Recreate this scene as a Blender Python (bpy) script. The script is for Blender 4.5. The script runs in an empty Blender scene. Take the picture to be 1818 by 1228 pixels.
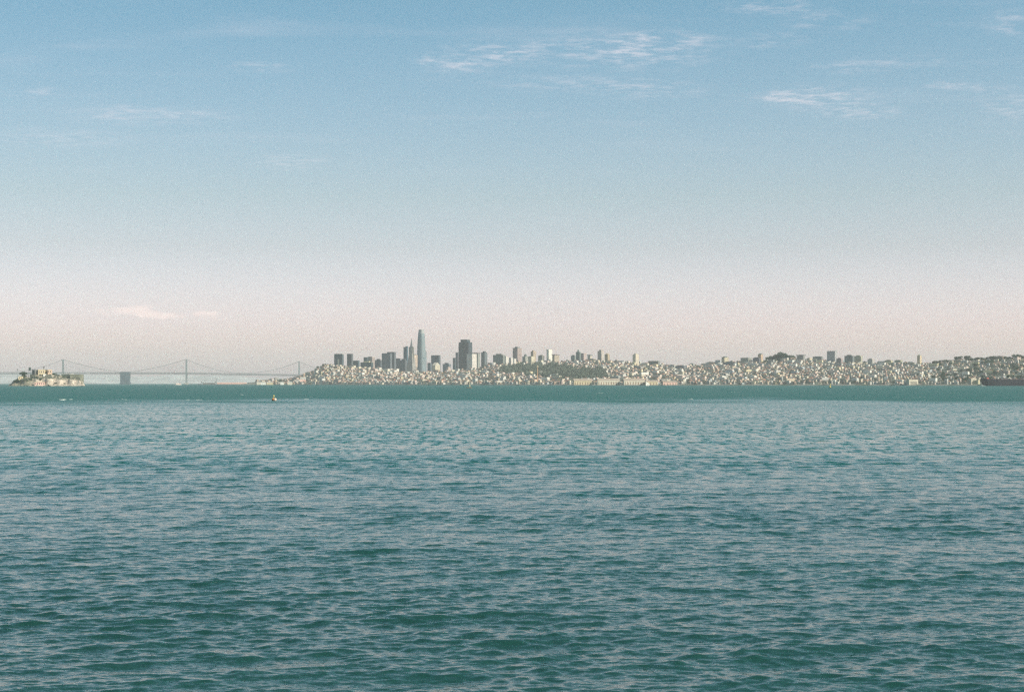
import bpy, math, random
import numpy as np
from mathutils import Vector, Matrix

C = bpy.context.scene.collection
SC = bpy.context.scene
R = math.radians
random.seed(7)
rng = np.random.default_rng(11)

# ------------------------------------------------------------------ camera
F, HY, CX, H = 2950.0, 680.0, 909.0, 8.0       # focal length in photo pixels, horizon row, centre column, eye height
cd = bpy.data.cameras.new('camera')
cam = bpy.data.objects.new('camera', cd)
C.objects.link(cam)
SC.camera = cam
cam.location = (0, 0, H)
cam.rotation_euler = (R(90), 0, 0)
cd.sensor_width = 36
cd.lens = 36 * F / 1818
cd.shift_y = (HY - 614) / 1818
cd.clip_start = 0.5
cd.clip_end = 90000

# ------------------------------------------------------------------ exposure, render
SC.view_settings.view_transform = 'Standard'
SC.view_settings.look = 'None'
SC.view_settings.gamma = 1
SC.view_settings.exposure = 0.45
SC.cycles.use_denoising = False
SC.cycles.use_adaptive_sampling = True
SC.cycles.adaptive_threshold = 0.022
SC.cycles.adaptive_min_samples = 12
SC.cycles.max_bounces = 6
SC.cycles.volume_bounces = 1
SC.cycles.filter_width = 1.35

SUN_EL, SUN_PHI = 33.0, 32.0    # the sun stands to the right and a little behind the camera


# ------------------------------------------------------------------ node helper
class NT:
    def __init__(s, tree):
        s.t = tree

    def n(s, kind, ins=None, **kw):
        nd = s.t.nodes.new(kind)
        for k, v in kw.items():
            setattr(nd, k, v)
        for k, v in (ins or {}).items():
            sock = nd.inputs[k]
            if isinstance(v, bpy.types.NodeSocket):
                s.t.links.new(v, sock)
            else:
                sock.default_value = v
        return nd

    def math(s, op, a, b=0.0, c=0.0, clamp=False):
        return s.n('ShaderNodeMath', {0: a, 1: b, 2: c}, operation=op, use_clamp=clamp).outputs[0]

    def rng(s, v, a, b, c=0.0, d=1.0, smooth=True):
        return s.n('ShaderNodeMapRange', {0: v, 1: a, 2: b, 3: c, 4: d},
                   interpolation_type='SMOOTHSTEP' if smooth else 'LINEAR').outputs[0]

    def mix(s, f, a, b, mode='MIX'):
        nd = s.n('ShaderNodeMix', data_type='RGBA', blend_type=mode)
        for i, v in ((0, f), (6, a), (7, b)):
            if isinstance(v, bpy.types.NodeSocket):
                s.t.links.new(v, nd.inputs[i])
            else:
                nd.inputs[i].default_value = v
        return nd.outputs[2]

    def noise(s, vec, scale, detail=3.0, rough=0.5, out=0, dist=0.0):
        return s.n('ShaderNodeTexNoise', {'Vector': vec, 'Scale': scale, 'Detail': detail, 'Roughness': rough,
                                          'Distortion': dist}).outputs[out]


def rgb(r, g, b):
    return (r, g, b, 1.0)


# ------------------------------------------------------------------ sky
W = bpy.data.worlds.new('World')
SC.world = W
W.use_nodes = True
wt = W.node_tree
wt.nodes.clear()
w = NT(wt)
sky = w.n('ShaderNodeTexSky', sky_type='NISHITA', sun_disc=False, sun_elevation=R(SUN_EL),
          sun_rotation=R(90 + SUN_PHI), altitude=0, air_density=1.0, dust_density=1.5, ozone_density=1.5).outputs[0]
dirv = w.n('ShaderNodeTexCoord').outputs['Generated']
sep = w.n('ShaderNodeSeparateXYZ', {0: dirv})
dx, dy, dz = sep.outputs
yy = w.math('MAXIMUM', dy, 0.05)
A = w.math('DIVIDE', dx, yy)
E = w.math('DIVIDE', dz, yy)
# film-like tint by elevation (sky air colour)
tint = w.n('ShaderNodeValToRGB', {0: w.rng(dz, 0.0, 0.30, smooth=False)})
cr = tint.color_ramp
SKYT = [(0.0, (2.05, 1.67, 1.92)), (0.12, (1.67, 1.36, 1.60)), (0.27, (1.21, 1.04, 1.07)), (0.37, (1.07, .995, .95)), (0.73, (.77, .97, .92)), (1.0, (.58, .92, .76))]
cr.elements[0].position, cr.elements[0].color = SKYT[0][0], rgb(*SKYT[0][1])
cr.elements[1].position, cr.elements[1].color = SKYT[-1][0], rgb(*SKYT[-1][1])
for p_, c_ in SKYT[1:-1]:
    e_ = cr.elements.new(p_)
    e_.color = rgb(*c_)
skyc = w.mix(1.0, sky, tint.outputs[0], 'MULTIPLY')
az = w.rng(dx, -.32, .32, .92, 1.09, smooth=False)
skyc = w.mix(1.0, skyc, w.n('ShaderNodeCombineColor', {0: az, 1: az, 2: az}).outputs[0], 'MULTIPLY')
AE = w.n('ShaderNodeCombineXYZ', {0: A, 1: E, 2: 0.0}).outputs[0]
STREAKS = [(1110, 90, 130, 26, 1), (880, 95, 75, 18, .9), (812, 116, 45, 12, .8), (763, 106, 26, 9, .8), (1465, 174, 70, 18, .95),
           (1385, 173, 36, 9, .9), (1530, 200, 60, 11, .75), (1680, 152, 26, 7, .8), (1370, 12, 70, 12, .8), (1470, 38, 60, 14, .6),
           (1800, 42, 40, 18, .8), (1800, 190, 50, 22, .55), (1370, 72, 50, 12, .5), (1520, 120, 60, 9, .55), (1160, 160, 80, 14, .5),
           (270, 206, 110, 13, .55), (470, 118, 55, 9, .5), (62, 165, 45, 8, .5), (520, 287, 50, 12, .55), (195, 194, 30, 9, .5),
           (1190, 70, 60, 10, .8), (1010, 150, 120, 12, .45), (1605, 108, 70, 9, .4), (100, 245, 110, 14, .35), (1745, 155, 40, 8, .5)]
acc = 0.0
for (px, py, wx, wy, s_) in STREAKS:
    m = w.n('ShaderNodeMapping', {'Vector': AE, 'Location': ((px - CX) / F, (HY - py) / F, 0), 'Scale': (1.25 * wx / F, 1.3 * wy / F, 1)}, vector_type='TEXTURE').outputs[0]
    ln = w.n('ShaderNodeVectorMath', {0: m}, operation='LENGTH').outputs['Value']
    acc = w.math('ADD', w.rng(ln, 0.0, 1.5, s_, 0.0), acc)
Ez = w.math('MAXIMUM', E, 0.01)
uv = w.n('ShaderNodeCombineXYZ', {0: w.math('DIVIDE', A, Ez), 1: w.math('DIVIDE', 1.0, Ez), 2: 0.0}).outputs[0]
n1 = w.noise(w.n('ShaderNodeMapping', {'Vector': uv, 'Rotation': (0, 0, R(-12)), 'Scale': (4.2, 4.4, 1)}).outputs[0], 2.6, 6.0, 0.58)
dens = w.math('MULTIPLY', w.math('MINIMUM', acc, 1.0), w.rng(w.math('ADD', w.math('MULTIPLY', n1, .7), w.math('MULTIPLY', w.noise(uv, 26.0, 4.0, .6), .3)), 0.42, 0.66))
veil = w.math('MULTIPLY', w.rng(w.noise(w.n('ShaderNodeMapping', {'Vector': uv, 'Scale': (1.0, 2.2, 1)}).outputs[0], 0.9, 5.0, 0.6), 0.5, 0.8), w.rng(E, 0.10, 0.2, 0.0, 0.14))
dens = w.math('ADD', w.math('MULTIPLY', dens, 0.39), veil, clamp=True)
# low cumulus above the bridge
PUFF = [(248, 550, 32, 13, 1), (290, 560, 40, 9, 1), (374, 560, 30, 10, .95), (195, 553, 44, 9, .7), (345, 556, 20, 6, .5)]
acc2 = 0.0
for (px, py, wx, wy, s_) in PUFF:
    m = w.n('ShaderNodeMapping', {'Vector': AE, 'Location': ((px - CX) / F, (HY - py) / F, 0), 'Scale': (wx / F, wy / F, 1)}, vector_type='TEXTURE').outputs[0]
    ln = w.n('ShaderNodeVectorMath', {0: m}, operation='LENGTH').outputs['Value']
    acc2 = w.math('ADD', w.rng(ln, 0.2, 1.5, s_, 0.0), acc2)
n2 = w.noise(w.n('ShaderNodeMapping', {'Vector': AE, 'Scale': (120, 240, 1)}).outputs[0], 1.0, 5.0, 0.6)
dens2 = w.rng(w.math('ADD', w.math('MULTIPLY', acc2, 0.9), w.math('MULTIPLY', w.math('SUBTRACT', n2, 0.5), 1.6)), 0.34, 1.1, 0.0, 0.40)
fwd = w.math('GREATER_THAN', dy, 0.06)
dens = w.math('MULTIPLY', dens, fwd)
dens2 = w.math('MULTIPLY', dens2, fwd)
CLOUD_V = 8.2
skyc = w.mix(dens, skyc, rgb(CLOUD_V * .98, CLOUD_V * .86, CLOUD_V * .88))
skyc = w.mix(dens2, skyc, rgb(CLOUD_V * 1.15, CLOUD_V * .92, CLOUD_V * .84))
bg = w.n('ShaderNodeBackground', {0: skyc, 1: 0.10})
wt.links.new(bg.outputs[0], w.n('ShaderNodeOutputWorld').inputs[0])

# ------------------------------------------------------------------ sun
sd = bpy.data.lights.new('sun', 'SUN')
sd.energy = 3.9
sd.angle = R(0.5)
sd.color = (1.0, 0.87, 0.73)
so = bpy.data.objects.new('sun', sd)
C.objects.link(so)
sv = Vector((math.cos(R(SUN_PHI)) * math.cos(R(SUN_EL)), -math.sin(R(SUN_PHI)) * math.cos(R(SUN_EL)), math.sin(R(SUN_EL))))
so.rotation_euler = sv.to_track_quat('Z', 'Y').to_euler()
so.location = sv * 3000


# ------------------------------------------------------------------ object helpers
def at(px, D, py=None):
    x = (px - CX) / F * D
    return (x, D, H + (HY - py) / F * D) if py is not None else (x, D)


def tag(o, label=None, cat=None, group=None, kind=None):
    if label: o['label'] = label
    if cat: o['category'] = cat
    if group: o['group'] = group
    if kind: o['kind'] = kind
    return o


def empty(name, loc, rz=0.0):
    o = bpy.data.objects.new(name, None)
    C.objects.link(o)
    o.location = loc
    o.rotation_euler = (0, 0, rz)
    o.empty_display_size = 5
    return o


class MB:
    """collects polygons for one mesh"""
    def __init__(s):
        s.v, s.f, s.m, s.c = [], [], [], []

    def face(s, pts, m=0, c=None):
        b = len(s.v)
        s.v += [tuple(p) for p in pts]
        s.f.append(tuple(range(b, b + len(pts))))
        s.m.append(m)
        s.c.append(c)
        return s

    def add(s, vs, fs, m=0, c=None):
        b = len(s.v)
        s.v += [tuple(p) for p in vs]
        for f in fs:
            s.f.append(tuple(i + b for i in f))
            s.m.append(m)
            s.c.append(c)
        return s

    def box(s, x0, x1, y0, y1, z0, z1, m=0, top=None, c=None, M=None, taper=1.0):
        cx, cy = (x0 + x1) / 2, (y0 + y1) / 2
        P = [(x0, y0, z0), (x1, y0, z0), (x1, y1, z0), (x0, y1, z0)]
        P += [(cx + (x - cx) * taper, cy + (y - cy) * taper, z1) for x, y, _ in P]
        if M is not None:
            P = [M @ Vector(p) for p in P]
        s.add(P, [(0, 1, 5, 4), (1, 2, 6, 5), (2, 3, 7, 6), (3, 0, 4, 7), (3, 2, 1, 0)], m, c)
        s.f.append(tuple(i + len(s.v) - 8 for i in (4, 5, 6, 7)))
        s.m.append(m if top is None else top)
        s.c.append(c)
        return s

    def gable(s, x0, x1, y0, y1, z0, z1, m=0, wall=0, axis='x', over=0.4, c=None):
        if axis == 'x':
            ym = (y0 + y1) / 2
            a, b_ = x0 - over, x1 + over
            s.add([(a, y0 - over, z0), (b_, y0 - over, z0), (b_, ym, z1), (a, ym, z1), (b_, y1 + over, z0), (a, y1 + over, z0)],
                  [(0, 1, 2, 3), (3, 2, 4, 5), (0, 5, 4, 1)], m, c)
            s.add([(x0, y0, z0), (x0, ym, z1 - .2), (x0, y1, z0), (x1, y0, z0), (x1, ym, z1 - .2), (x1, y1, z0)], [(0, 1, 2), (3, 5, 4)], wall, c)
        else:
            xm = (x0 + x1) / 2
            a, b_ = y0 - over, y1 + over
            s.add([(x0 - over, a, z0), (xm, a, z1), (xm, b_, z1), (x0 - over, b_, z0), (x1 + over, a, z0), (x1 + over, b_, z0)],
                  [(0, 1, 2, 3), (1, 4, 5, 2), (0, 3, 5, 4)], m, c)
            s.add([(x0, y0, z0), (xm, y0, z1 - .2), (x1, y0, z0), (x0, y1, z0), (xm, y1, z1 - .2), (x1, y1, z0)], [(0, 2, 1), (3, 4, 5)], wall, c)
        return s

    def bar(s, a, b, r, m=0, n=6, r2=None):
        a, b = Vector(a), Vector(b)
        d = (b - a).normalized()
        u = d.cross(Vector((0, 0, 1)) if abs(d.z) < .9 else Vector((1, 0, 0))).normalized()
        v = d.cross(u)
        r2 = r if r2 is None else r2
        P = [a + (u * math.cos(t) + v * math.sin(t)) * r for t in [2 * math.pi * i / n for i in range(n)]]
        P += [b + (u * math.cos(t) + v * math.sin(t)) * r2 for t in [2 * math.pi * i / n for i in range(n)]]
        s.add(P, [(i, (i + 1) % n, n + (i + 1) % n, n + i) for i in range(n)] + [tuple(range(n - 1, -1, -1)), tuple(range(n, 2 * n))], m)
        return s

    def lathe(s, prof, m=0, n=16, cx=0, cy=0, sq=1.0, rot=0.0):
        """prof: (radius, z); sq > 1 gives a rounded-square plan"""
        rings = []
        for r, z in prof:
            ring = []
            for i in range(n):
                t = 2 * math.pi * i / n
                k = (abs(math.cos(t)) ** (2 * sq) + abs(math.sin(t)) ** (2 * sq)) ** (-1 / (2 * sq))
                ring.append((cx + r * k * math.cos(t + rot), cy + r * k * math.sin(t + rot), z))
            rings.append(ring)
        P = [p for ring in rings for p in ring]
        fs = []
        for j in range(len(prof) - 1):
            for i in range(n):
                fs.append((j * n + i, j * n + (i + 1) % n, (j + 1) * n + (i + 1) % n, (j + 1) * n + i))
        fs.append(tuple(range((len(prof) - 1) * n, len(prof) * n)))
        fs.append(tuple(range(n - 1, -1, -1)))
        s.add(P, fs, m)
        return s

    def build(s, name, mats, parent=None, smooth=False, link=True):
        me = bpy.data.meshes.new(name)
        me.from_pydata(s.v, [], s.f)
        for m in (mats if isinstance(mats, (list, tuple)) else [mats]):
            me.materials.append(m)
        me.polygons.foreach_set('material_index', s.m)
        if smooth:
            me.polygons.foreach_set('use_smooth', [True] * len(s.f))
        if any(c is not None for c in s.c):
            at_ = me.color_attributes.new('paint', 'FLOAT_COLOR', 'CORNER')
            cols = []
            for f, c in zip(s.f, s.c):
                cols += list((c or (.3, .3, .3)) + (1.0,)) * len(f)
            at_.data.foreach_set('color', cols)
        me.update()
        o = bpy.data.objects.new(name, me)
        if link:
            C.objects.link(o)
        if parent:
            o.parent = parent
        return o


# ------------------------------------------------------------------ materials
def mat(name, col, rough=0.8, var=0.12, scale=0.15, spec=0.3):
    m = bpy.data.materials.new(name)
    m.use_nodes = True
    t = NT(m.node_tree)
    p = m.node_tree.nodes['Principled BSDF']
    co = t.n('ShaderNodeTexCoord').outputs['Object']
    n = t.noise(co, scale, 4.0, .6)
    f = t.rng(n, .3, .7, 1 - var, 1 + var)
    c = t.mix(1.0, rgb(*col), t.n('ShaderNodeCombineColor', {0: f, 1: f, 2: f}).outputs[0], 'MULTIPLY')
    m.node_tree.links.new(c, p.inputs['Base Color'])
    p.inputs['Roughness'].default_value = rough
    p.inputs['Specular IOR Level'].default_value = spec
    return m


_fac = {}
def facade(col, glass=(.05, .07, .09), floor=3.8, bay=4.2, fill=(.5, .55), rough=.6, glass_rough=.15):
    """wall with a grid of windows, in the object's own metres"""
    key = (col, glass, floor, bay, fill)
    if key in _fac: return _fac[key]
    m = bpy.data.materials.new('facade')
    m.use_nodes = True
    t = NT(m.node_tree)
    p = m.node_tree.nodes['Principled BSDF']
    tc = t.n('ShaderNodeTexCoord')
    sp = t.n('ShaderNodeSeparateXYZ', {0: tc.outputs['Object']}).outputs
    h = t.math('ADD', sp[0], sp[1])
    fh = t.math('FRACT', t.math('DIVIDE', h, bay))
    fz = t.math('FRACT', t.math('DIVIDE', sp[2], floor))
    win = t.math('MULTIPLY', t.math('LESS_THAN', fh, fill[0]), t.math('LESS_THAN', fz, fill[1]))
    nz = t.n('ShaderNodeSeparateXYZ', {0: t.n('ShaderNodeNewGeometry').outputs['Normal']}).outputs[2]
    win = t.math('MULTIPLY', win, t.math('LESS_THAN', t.math('ABSOLUTE', nz), .5))
    n = t.noise(tc.outputs['Object'], .06, 4.0, .6)
    f = t.rng(n, .3, .7, .88, 1.1)
    c = t.mix(1.0, rgb(*col), t.n('ShaderNodeCombineColor', {0: f, 1: f, 2: f}).outputs[0], 'MULTIPLY')
    m.node_tree.links.new(t.mix(win, c, rgb(*glass)), p.inputs['Base Color'])
    m.node_tree.links.new(t.rng(win, 0, 1, rough, glass_rough), p.inputs['Roughness'])
    p.inputs['Specular IOR Level'].default_value = .4
    _fac[key] = m
    return m


def paint_mat(name, source):
    """house walls whose paint differs per house"""
    m = bpy.data.materials.new(name)
    m.use_nodes = True
    t = NT(m.node_tree)
    p = m.node_tree.nodes['Principled BSDF']
    if source == 'object':
        c = t.n('ShaderNodeObjectInfo').outputs['Color']
    else:
        c = t.n('ShaderNodeVertexColor', layer_name='paint').outputs['Color']
    geo = t.n('ShaderNodeNewGeometry').outputs['Position']
    f = t.rng(t.noise(geo, .2, 3.0, .6), .3, .7, .8, 1.05)
    c = t.mix(1.0, c, t.n('ShaderNodeCombineColor', {0: f, 1: f, 2: f}).outputs[0], 'MULTIPLY')
    m.node_tree.links.new(c, p.inputs['Base Color'])
    p.inputs['Roughness'].default_value = .85
    p.inputs['Specular IOR Level'].default_value = .2
    return m


M_HOUSE = paint_mat('house_paint', 'object')
M_TOWN = paint_mat('town_paint', 'attr')
M_ROOF = mat('roof_tar', (.40, .39, .36), .9)
M_TILE = mat('roof_tile', (.32, .16, .11), .9)
M_WIN = mat('window_glass', (.04, .05, .06), .15, spec=.5)
M_STEEL = mat('grey_steel_paint', (.22, .26, .28), .6)
M_CABLE = mat('cable_steel', (.18, .21, .23), .6)
M_CONC = mat('concrete', (.34, .34, .32), .85)
M_DCONC = mat('dark_concrete', (.15, .16, .16), .85)
M_CREAM = mat('cream_render', (.62, .52, .36), .85)
M_PALE = mat('pale_render', (.66, .60, .50), .85)
M_WHITE = mat('white_paint', (.80, .78, .74), .5)
M_BARK = mat('bark', (.10, .075, .05), .9)
M_RED = mat('red_paint', (.45, .10, .06), .5)
M_ORANGE = mat('orange_paint', (.55, .20, .07), .45)
M_YELLOW = mat('yellow_paint', (.66, .55, .20), .45)
M_BLACK = mat('black_paint', (.025, .025, .028), .4)
M_HULL = mat('dark_hull_paint', (.03, .03, .045), .5)
M_SAIL = mat('sail_cloth', (.82, .78, .66), .7)
M_ROSE = mat('rose_paint', (.72, .48, .42), .6)


def leaf_mat(name, a, b):
    m = bpy.data.materials.new(name)
    m.use_nodes = True
    t = NT(m.node_tree)
    p = m.node_tree.nodes['Principled BSDF']
    n = t.noise(t.n('ShaderNodeNewGeometry').outputs['Position'], .12, 4.0, .65)
    m.node_tree.links.new(t.mix(t.rng(n, .35, .65), rgb(*a), rgb(*b)), p.inputs['Base Color'])
    p.inputs['Roughness'].default_value = .8
    p.inputs['Specular IOR Level'].default_value = .15
    return m


M_LEAF = leaf_mat('foliage', (.022, .055, .038), (.065, .10, .06))
M_LEAF2 = leaf_mat('foliage_olive', (.085, .115, .095), (.15, .175, .14))

# ------------------------------------------------------------------ water
def make_water():
    ks = 0.0019
    Ds = [25.0]
    while Ds[-1] < 1300: Ds.append(Ds[-1] * (1 + ks))
    while Ds[-1] < 24000: Ds.append(Ds[-1] * 1.02)
    Ds = np.array([0.5, 5, 12, 20] + Ds)
    kc = 0.0021
    half = R(38)
    dense = np.arange(-half, half + kc, kc)
    side = np.linspace(half + R(1.5), R(180), 40)
    ang = np.concatenate([-side[::-1][1:], dense, side])      # -180..180, seam closed by duplicate column
    D, T = np.meshgrid(Ds, ang, indexing='ij')
    X, Y = D * np.sin(T), D * np.cos(T)
    Z = np.zeros_like(X)
    OX, OY = np.zeros_like(X), np.zeros_like(X)
    sel = (Ds > 22) & (Ds < 1500)
    x, y, d = X[sel], Y[sel], D[sel]
    aa = np.abs(T[sel])
    edge = np.clip(1 - (aa - R(34)) / R(4), 0, 1)
    z = np.zeros_like(x); ox = np.zeros_like(x); oy = np.zeros_like(x)
    N = 150
    lam = np.exp(np.linspace(math.log(.18), math.log(11.0), N)) * rng.uniform(.93, 1.07, N)
    for L in lam:
        k = 2 * math.pi / L
        spread = R(20) if L > 2.5 else R(38)
        th = R(96) + rng.normal(0, spread)
        # steepness per component: peak at 2-4 m wavelength
        st = 0.0235 * math.exp(-((math.log(L / .7)) / 1.4) ** 2) + .0055 * math.exp(-((math.log(L / 4)) / .6) ** 2)
        a = st / k
        ph = rng.uniform(0, 6.283)
        fade = np.clip((L / (d * ks) - 2.2) / 2.0, 0, 1)
        arg = k * (x * math.cos(th) + y * math.sin(th)) + ph
        s_, c_ = np.sin(arg), np.cos(arg)
        z += a * s_ * fade
        ox += a * math.cos(th) * c_ * fade * 1.25
        oy += a * math.sin(th) * c_ * fade * 1.25
    # wind gusts: the chop is higher in some patches
    g = np.zeros_like(x)
    for i in range(14):
        L = math.exp(rng.uniform(math.log(14), math.log(160)))
        th = rng.uniform(R(60), R(120)); k = 2 * math.pi / L
        g += np.sin(k * (.9 * x * math.cos(th) + y * math.sin(th)) + rng.uniform(0, 6.28))
    g = np.clip(1 + .12 * g / 1.6, .5, 1.5)
    Z[sel] = z * edge * g; OX[sel] = ox * edge * g; OY[sel] = oy * edge * g
    X += OX; Y += OY
    nr, nc = X.shape
    co = np.stack([X, Y, Z], -1).reshape(-1, 3).astype(np.float32)
    idx = np.arange(nr * nc).reshape(nr, nc)
    q = np.stack([idx[:-1, :-1], idx[:-1, 1:], idx[1:, 1:], idx[1:, :-1]], -1).reshape(-1, 4)[:, ::-1]
    me = bpy.data.meshes.new('water')
    me.vertices.add(len(co)); me.vertices.foreach_set('co', co.ravel())
    nf = len(q)
    me.loops.add(nf * 4); me.loops.foreach_set('vertex_index', q.ravel().astype(np.int32))
    me.polygons.add(nf)
    me.polygons.foreach_set('loop_start', np.arange(0, nf * 4, 4, dtype=np.int32))
    me.polygons.foreach_set('use_smooth', np.ones(nf, dtype=bool))
    me.update(calc_edges=True)
    o = bpy.data.objects.new('water', me)
    C.objects.link(o)
    tag(o, kind='structure')
    m = bpy.data.materials.new('bay_water')
    m.use_nodes = True
    t = NT(m.node_tree)
    p = m.node_tree.nodes['Principled BSDF']
    geo = t.n('ShaderNodeNewGeometry')
    pos = geo.outputs['Position']
    yv = t.n('ShaderNodeSeparateXYZ', {0: pos}).outputs[1]
    wob = t.noise(t.n('ShaderNodeMapping', {'Vector': pos, 'Scale': (.006, .004, 1)}).outputs[0], 1.0, 4.0, .6)
    wst = t.noise(t.n('ShaderNodeMapping', {'Vector': pos, 'Scale': (.02, .05, 1)}).outputs[0], 1.0, 3.0, .6)
    line = t.math('ADD', t.math('ADD', yv, t.rng(wst, .25, .75, -110, 110, smooth=False)), t.rng(wob, .25, .75, -280, 280, smooth=False))
    far = t.rng(line, 630, 850)                       # ruffled water beyond the current line
    far2 = t.rng(line, 180, 640)
    # small ripples as a slope field
    wv = t.n('ShaderNodeMapping', {'Vector': pos, 'Rotation': (0, 0, R(-7)), 'Scale': (1.0, 2.1, 1.0)}).outputs[0]
    a = t.noise(wv, 3.4, 3.0, .65, out=1)
    b = t.noise(wv, 0.55, 2.0, .6, out=1)
    va = t.n('ShaderNodeVectorMath', {0: a, 1: (.5, .5, .5)}, operation='SUBTRACT').outputs[0]
    vb = t.n('ShaderNodeVectorMath', {0: b, 1: (.5, .5, .5)}, operation='SUBTRACT').outputs[0]
    va = t.n('ShaderNodeVectorMath', {0: va, 1: (.36, .70, 0)}, operation='MULTIPLY').outputs[0]
    gust = t.rng(t.noise(t.n('ShaderNodeMapping', {'Vector': pos, 'Scale': (.012, .02, 1)}).outputs[0], 1.0, 4.0, .6), .35, .65, .6, 1.4)
    sb = t.math('MULTIPLY', t.rng(far2, 0, 1, .05, .30), gust)
    vb = t.n('ShaderNodeVectorMath', {0: vb, 1: t.n('ShaderNodeCombineXYZ', {0: t.math('MULTIPLY', sb, .5), 1: sb, 2: 0.0}).outputs[0]}, operation='MULTIPLY').outputs[0]
    vs = t.n('ShaderNodeVectorMath', {0: va, 1: vb}, operation='ADD').outputs[0]
    # wave groups: short crests seen far off as dashes
    gc = t.noise(t.n('ShaderNodeMapping', {'Vector': pos, 'Rotation': (0, 0, R(-4)), 'Scale': (.8, .16, 1.0)}).outputs[0], 1.0, 4.0, .62)
    gs = t.math('MULTIPLY', t.rng(gc, .3, .7, .24, -.24, smooth=False), t.math('MULTIPLY', t.rng(yv, 70, 260), t.rng(far, 0, 1, 1.0, .35)))
    vs = t.n('ShaderNodeVectorMath', {0: vs, 1: t.n('ShaderNodeCombineXYZ', {0: 0.0, 1: gs, 2: 0.0}).outputs[0]}, operation='ADD').outputs[0]
    nn = t.n('ShaderNodeVectorMath', {0: geo.outputs['Normal'], 1: vs}, operation='ADD').outputs[0]
    nn = t.n('ShaderNodeVectorMath', {0: nn}, operation='NORMALIZE').outputs[0]
    m.node_tree.links.new(nn, p.inputs['Normal'])
    m.node_tree.links.new(t.math('ADD', t.rng(far2, 0, 1, .09, .17), t.math('MULTIPLY', far, .20)), p.inputs['Roughness'])
    n3 = t.noise(t.n('ShaderNodeMapping', {'Vector': pos, 'Scale': (.01, .02, 1)}).outputs[0], 1.0, 3.0, .5)
    c = t.mix(t.rng(n3, .3, .7), rgb(.011, .050, .042), rgb(.014, .064, .054))
    c = t.mix(t.rng(yv, 60, 260), c, rgb(.004, .105, .086))
    c = t.mix(far, c, rgb(.003, .092, .060))
    m.node_tree.links.new(c, p.inputs['Base Color'])
    p.inputs['IOR'].default_value = 1.333
    me.materials.append(m)
    return o


make_water()

# ------------------------------------------------------------------ terrain of the city
PXS = [380, 440, 460, 500, 530, 548, 560, 575, 600, 640, 700, 760, 800, 850, 880, 920, 1000, 1050, 1100, 1140, 1180, 1220, 1250, 1268, 1300, 1350, 1385, 1430, 1500, 1550, 1600, 1650, 1700, 1750, 1818, 2000, 2400]
SKY = [681, 680, 678, 675, 671, 665, 658, 651, 652, 655, 661, 664, 661, 657, 650, 647, 644, 642, 644, 648, 652, 652, 650, 646, 644, 644, 640, 641, 645, 648, 647, 648, 643, 640.5, 638.5, 631, 640]
SH = [(380, 8600), (460, 8400), (600, 7700), (900, 6700), (1050, 6300), (1200, 6150), (1500, 5700), (1818, 5200), (2400, 4700)]
CR = [(380, 8900), (460, 8900), (560, 8300), (620, 8500), (850, 8500), (1050, 8100), (1250, 7900), (1500, 7500), (1818, 6700), (2400, 6400)]


def ip(x, tab):
    return np.interp(x, [a for a, b in tab], [b for a, b in tab])


_bump = np.random.default_rng(3)
_bw = [(_bump.uniform(.004, .013), _bump.uniform(0, 6.28), _bump.uniform(0, 6.28)) for _ in range(8)]


def ground(px, D):
    """ground height at a bearing and depth"""
    ds, dc = ip(px, SH), ip(px, CR)
    hc = H + (HY - np.interp(px, PXS, SKY)) / F * dc
    t = (D - ds) / (dc - ds)
    up = np.clip(t, 0, 1)
    prof = 2.5 + (hc - 2.5) * (up ** 1.12)
    X = (px - CX) / F * D
    b = sum(np.sin(k * X * math.cos(a) + k * D * math.sin(a) + p) for k, a, p in _bw) / 8
    prof = prof + b * 7 * np.clip(up * 3, 0, 1) * np.clip((1 - up) * 6, .15, 1)
    down = np.clip((t - 1) / .45, 0, 1)
    prof = prof * (1 - down) + 18 * down
    out = np.clip((t - 3.2) / .3, 0, 1)
    prof = prof * (1 - out) - 4 * out
    return np.where(t < 0, np.maximum(-4, 2.5 + t * 900), prof)


def scr_y(px, D, z):
    return HY - (z - H) / D * F


def make_terrain():
    px = np.arange(360, 2400, 3.0)
    t = np.concatenate([[-.02, -.006, -.001], np.linspace(0, 1.1, 90), np.linspace(1.13, 3.6, 24)])
    PX, TT = np.meshgrid(px, t, indexing='ij')
    ds, dc = ip(PX, SH), ip(PX, CR)
    D = ds + TT * (dc - ds)
    X = (PX - CX) / F * D
    Z = ground(PX, D)
    fade = np.clip((PX - 400) / 60, 0, 1)
    Z = Z * fade - 4 * (1 - fade)
    nr, nc = X.shape
    me = bpy.data.meshes.new('hills')
    idx = np.arange(nr * nc).reshape(nr, nc)
    q = np.stack([idx[:-1, :-1], idx[1:, :-1], idx[1:, 1:], idx[:-1, 1:]], -1).reshape(-1, 4)
    me.from_pydata(np.stack([X, D, Z], -1).reshape(-1, 3).tolist(), [], q.tolist())
    me.polygons.foreach_set('use_smooth', [True] * len(q))
    m = bpy.data.materials.new('hill_ground')
    m.use_nodes = True
    tt = NT(m.node_tree)
    pos = tt.n('ShaderNodeNewGeometry').outputs['Position']
    n = tt.noise(pos, .012, 5.0, .65)
    n2 = tt.noise(pos, .05, 4.0, .6)
    c = tt.mix(tt.rng(n, .42, .6), rgb(.24, .235, .21), rgb(.11, .14, .10))
    c = tt.mix(tt.rng(n2, .55, .7, 0, .6), c, rgb(.27, .25, .22))
    m.node_tree.links.new(c, m.node_tree.nodes['Principled BSDF'].inputs['Base Color'])
    m.node_tree.nodes['Principled BSDF'].inputs['Roughness'].default_value = .95
    me.materials.append(m)
    o = bpy.data.objects.new('hills', me)
    C.objects.link(o)
    tag(o, kind='structure')


make_terrain()


def zg(px, D):
    return float(ground(np.array(float(px)), np.array(float(D))))


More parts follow.
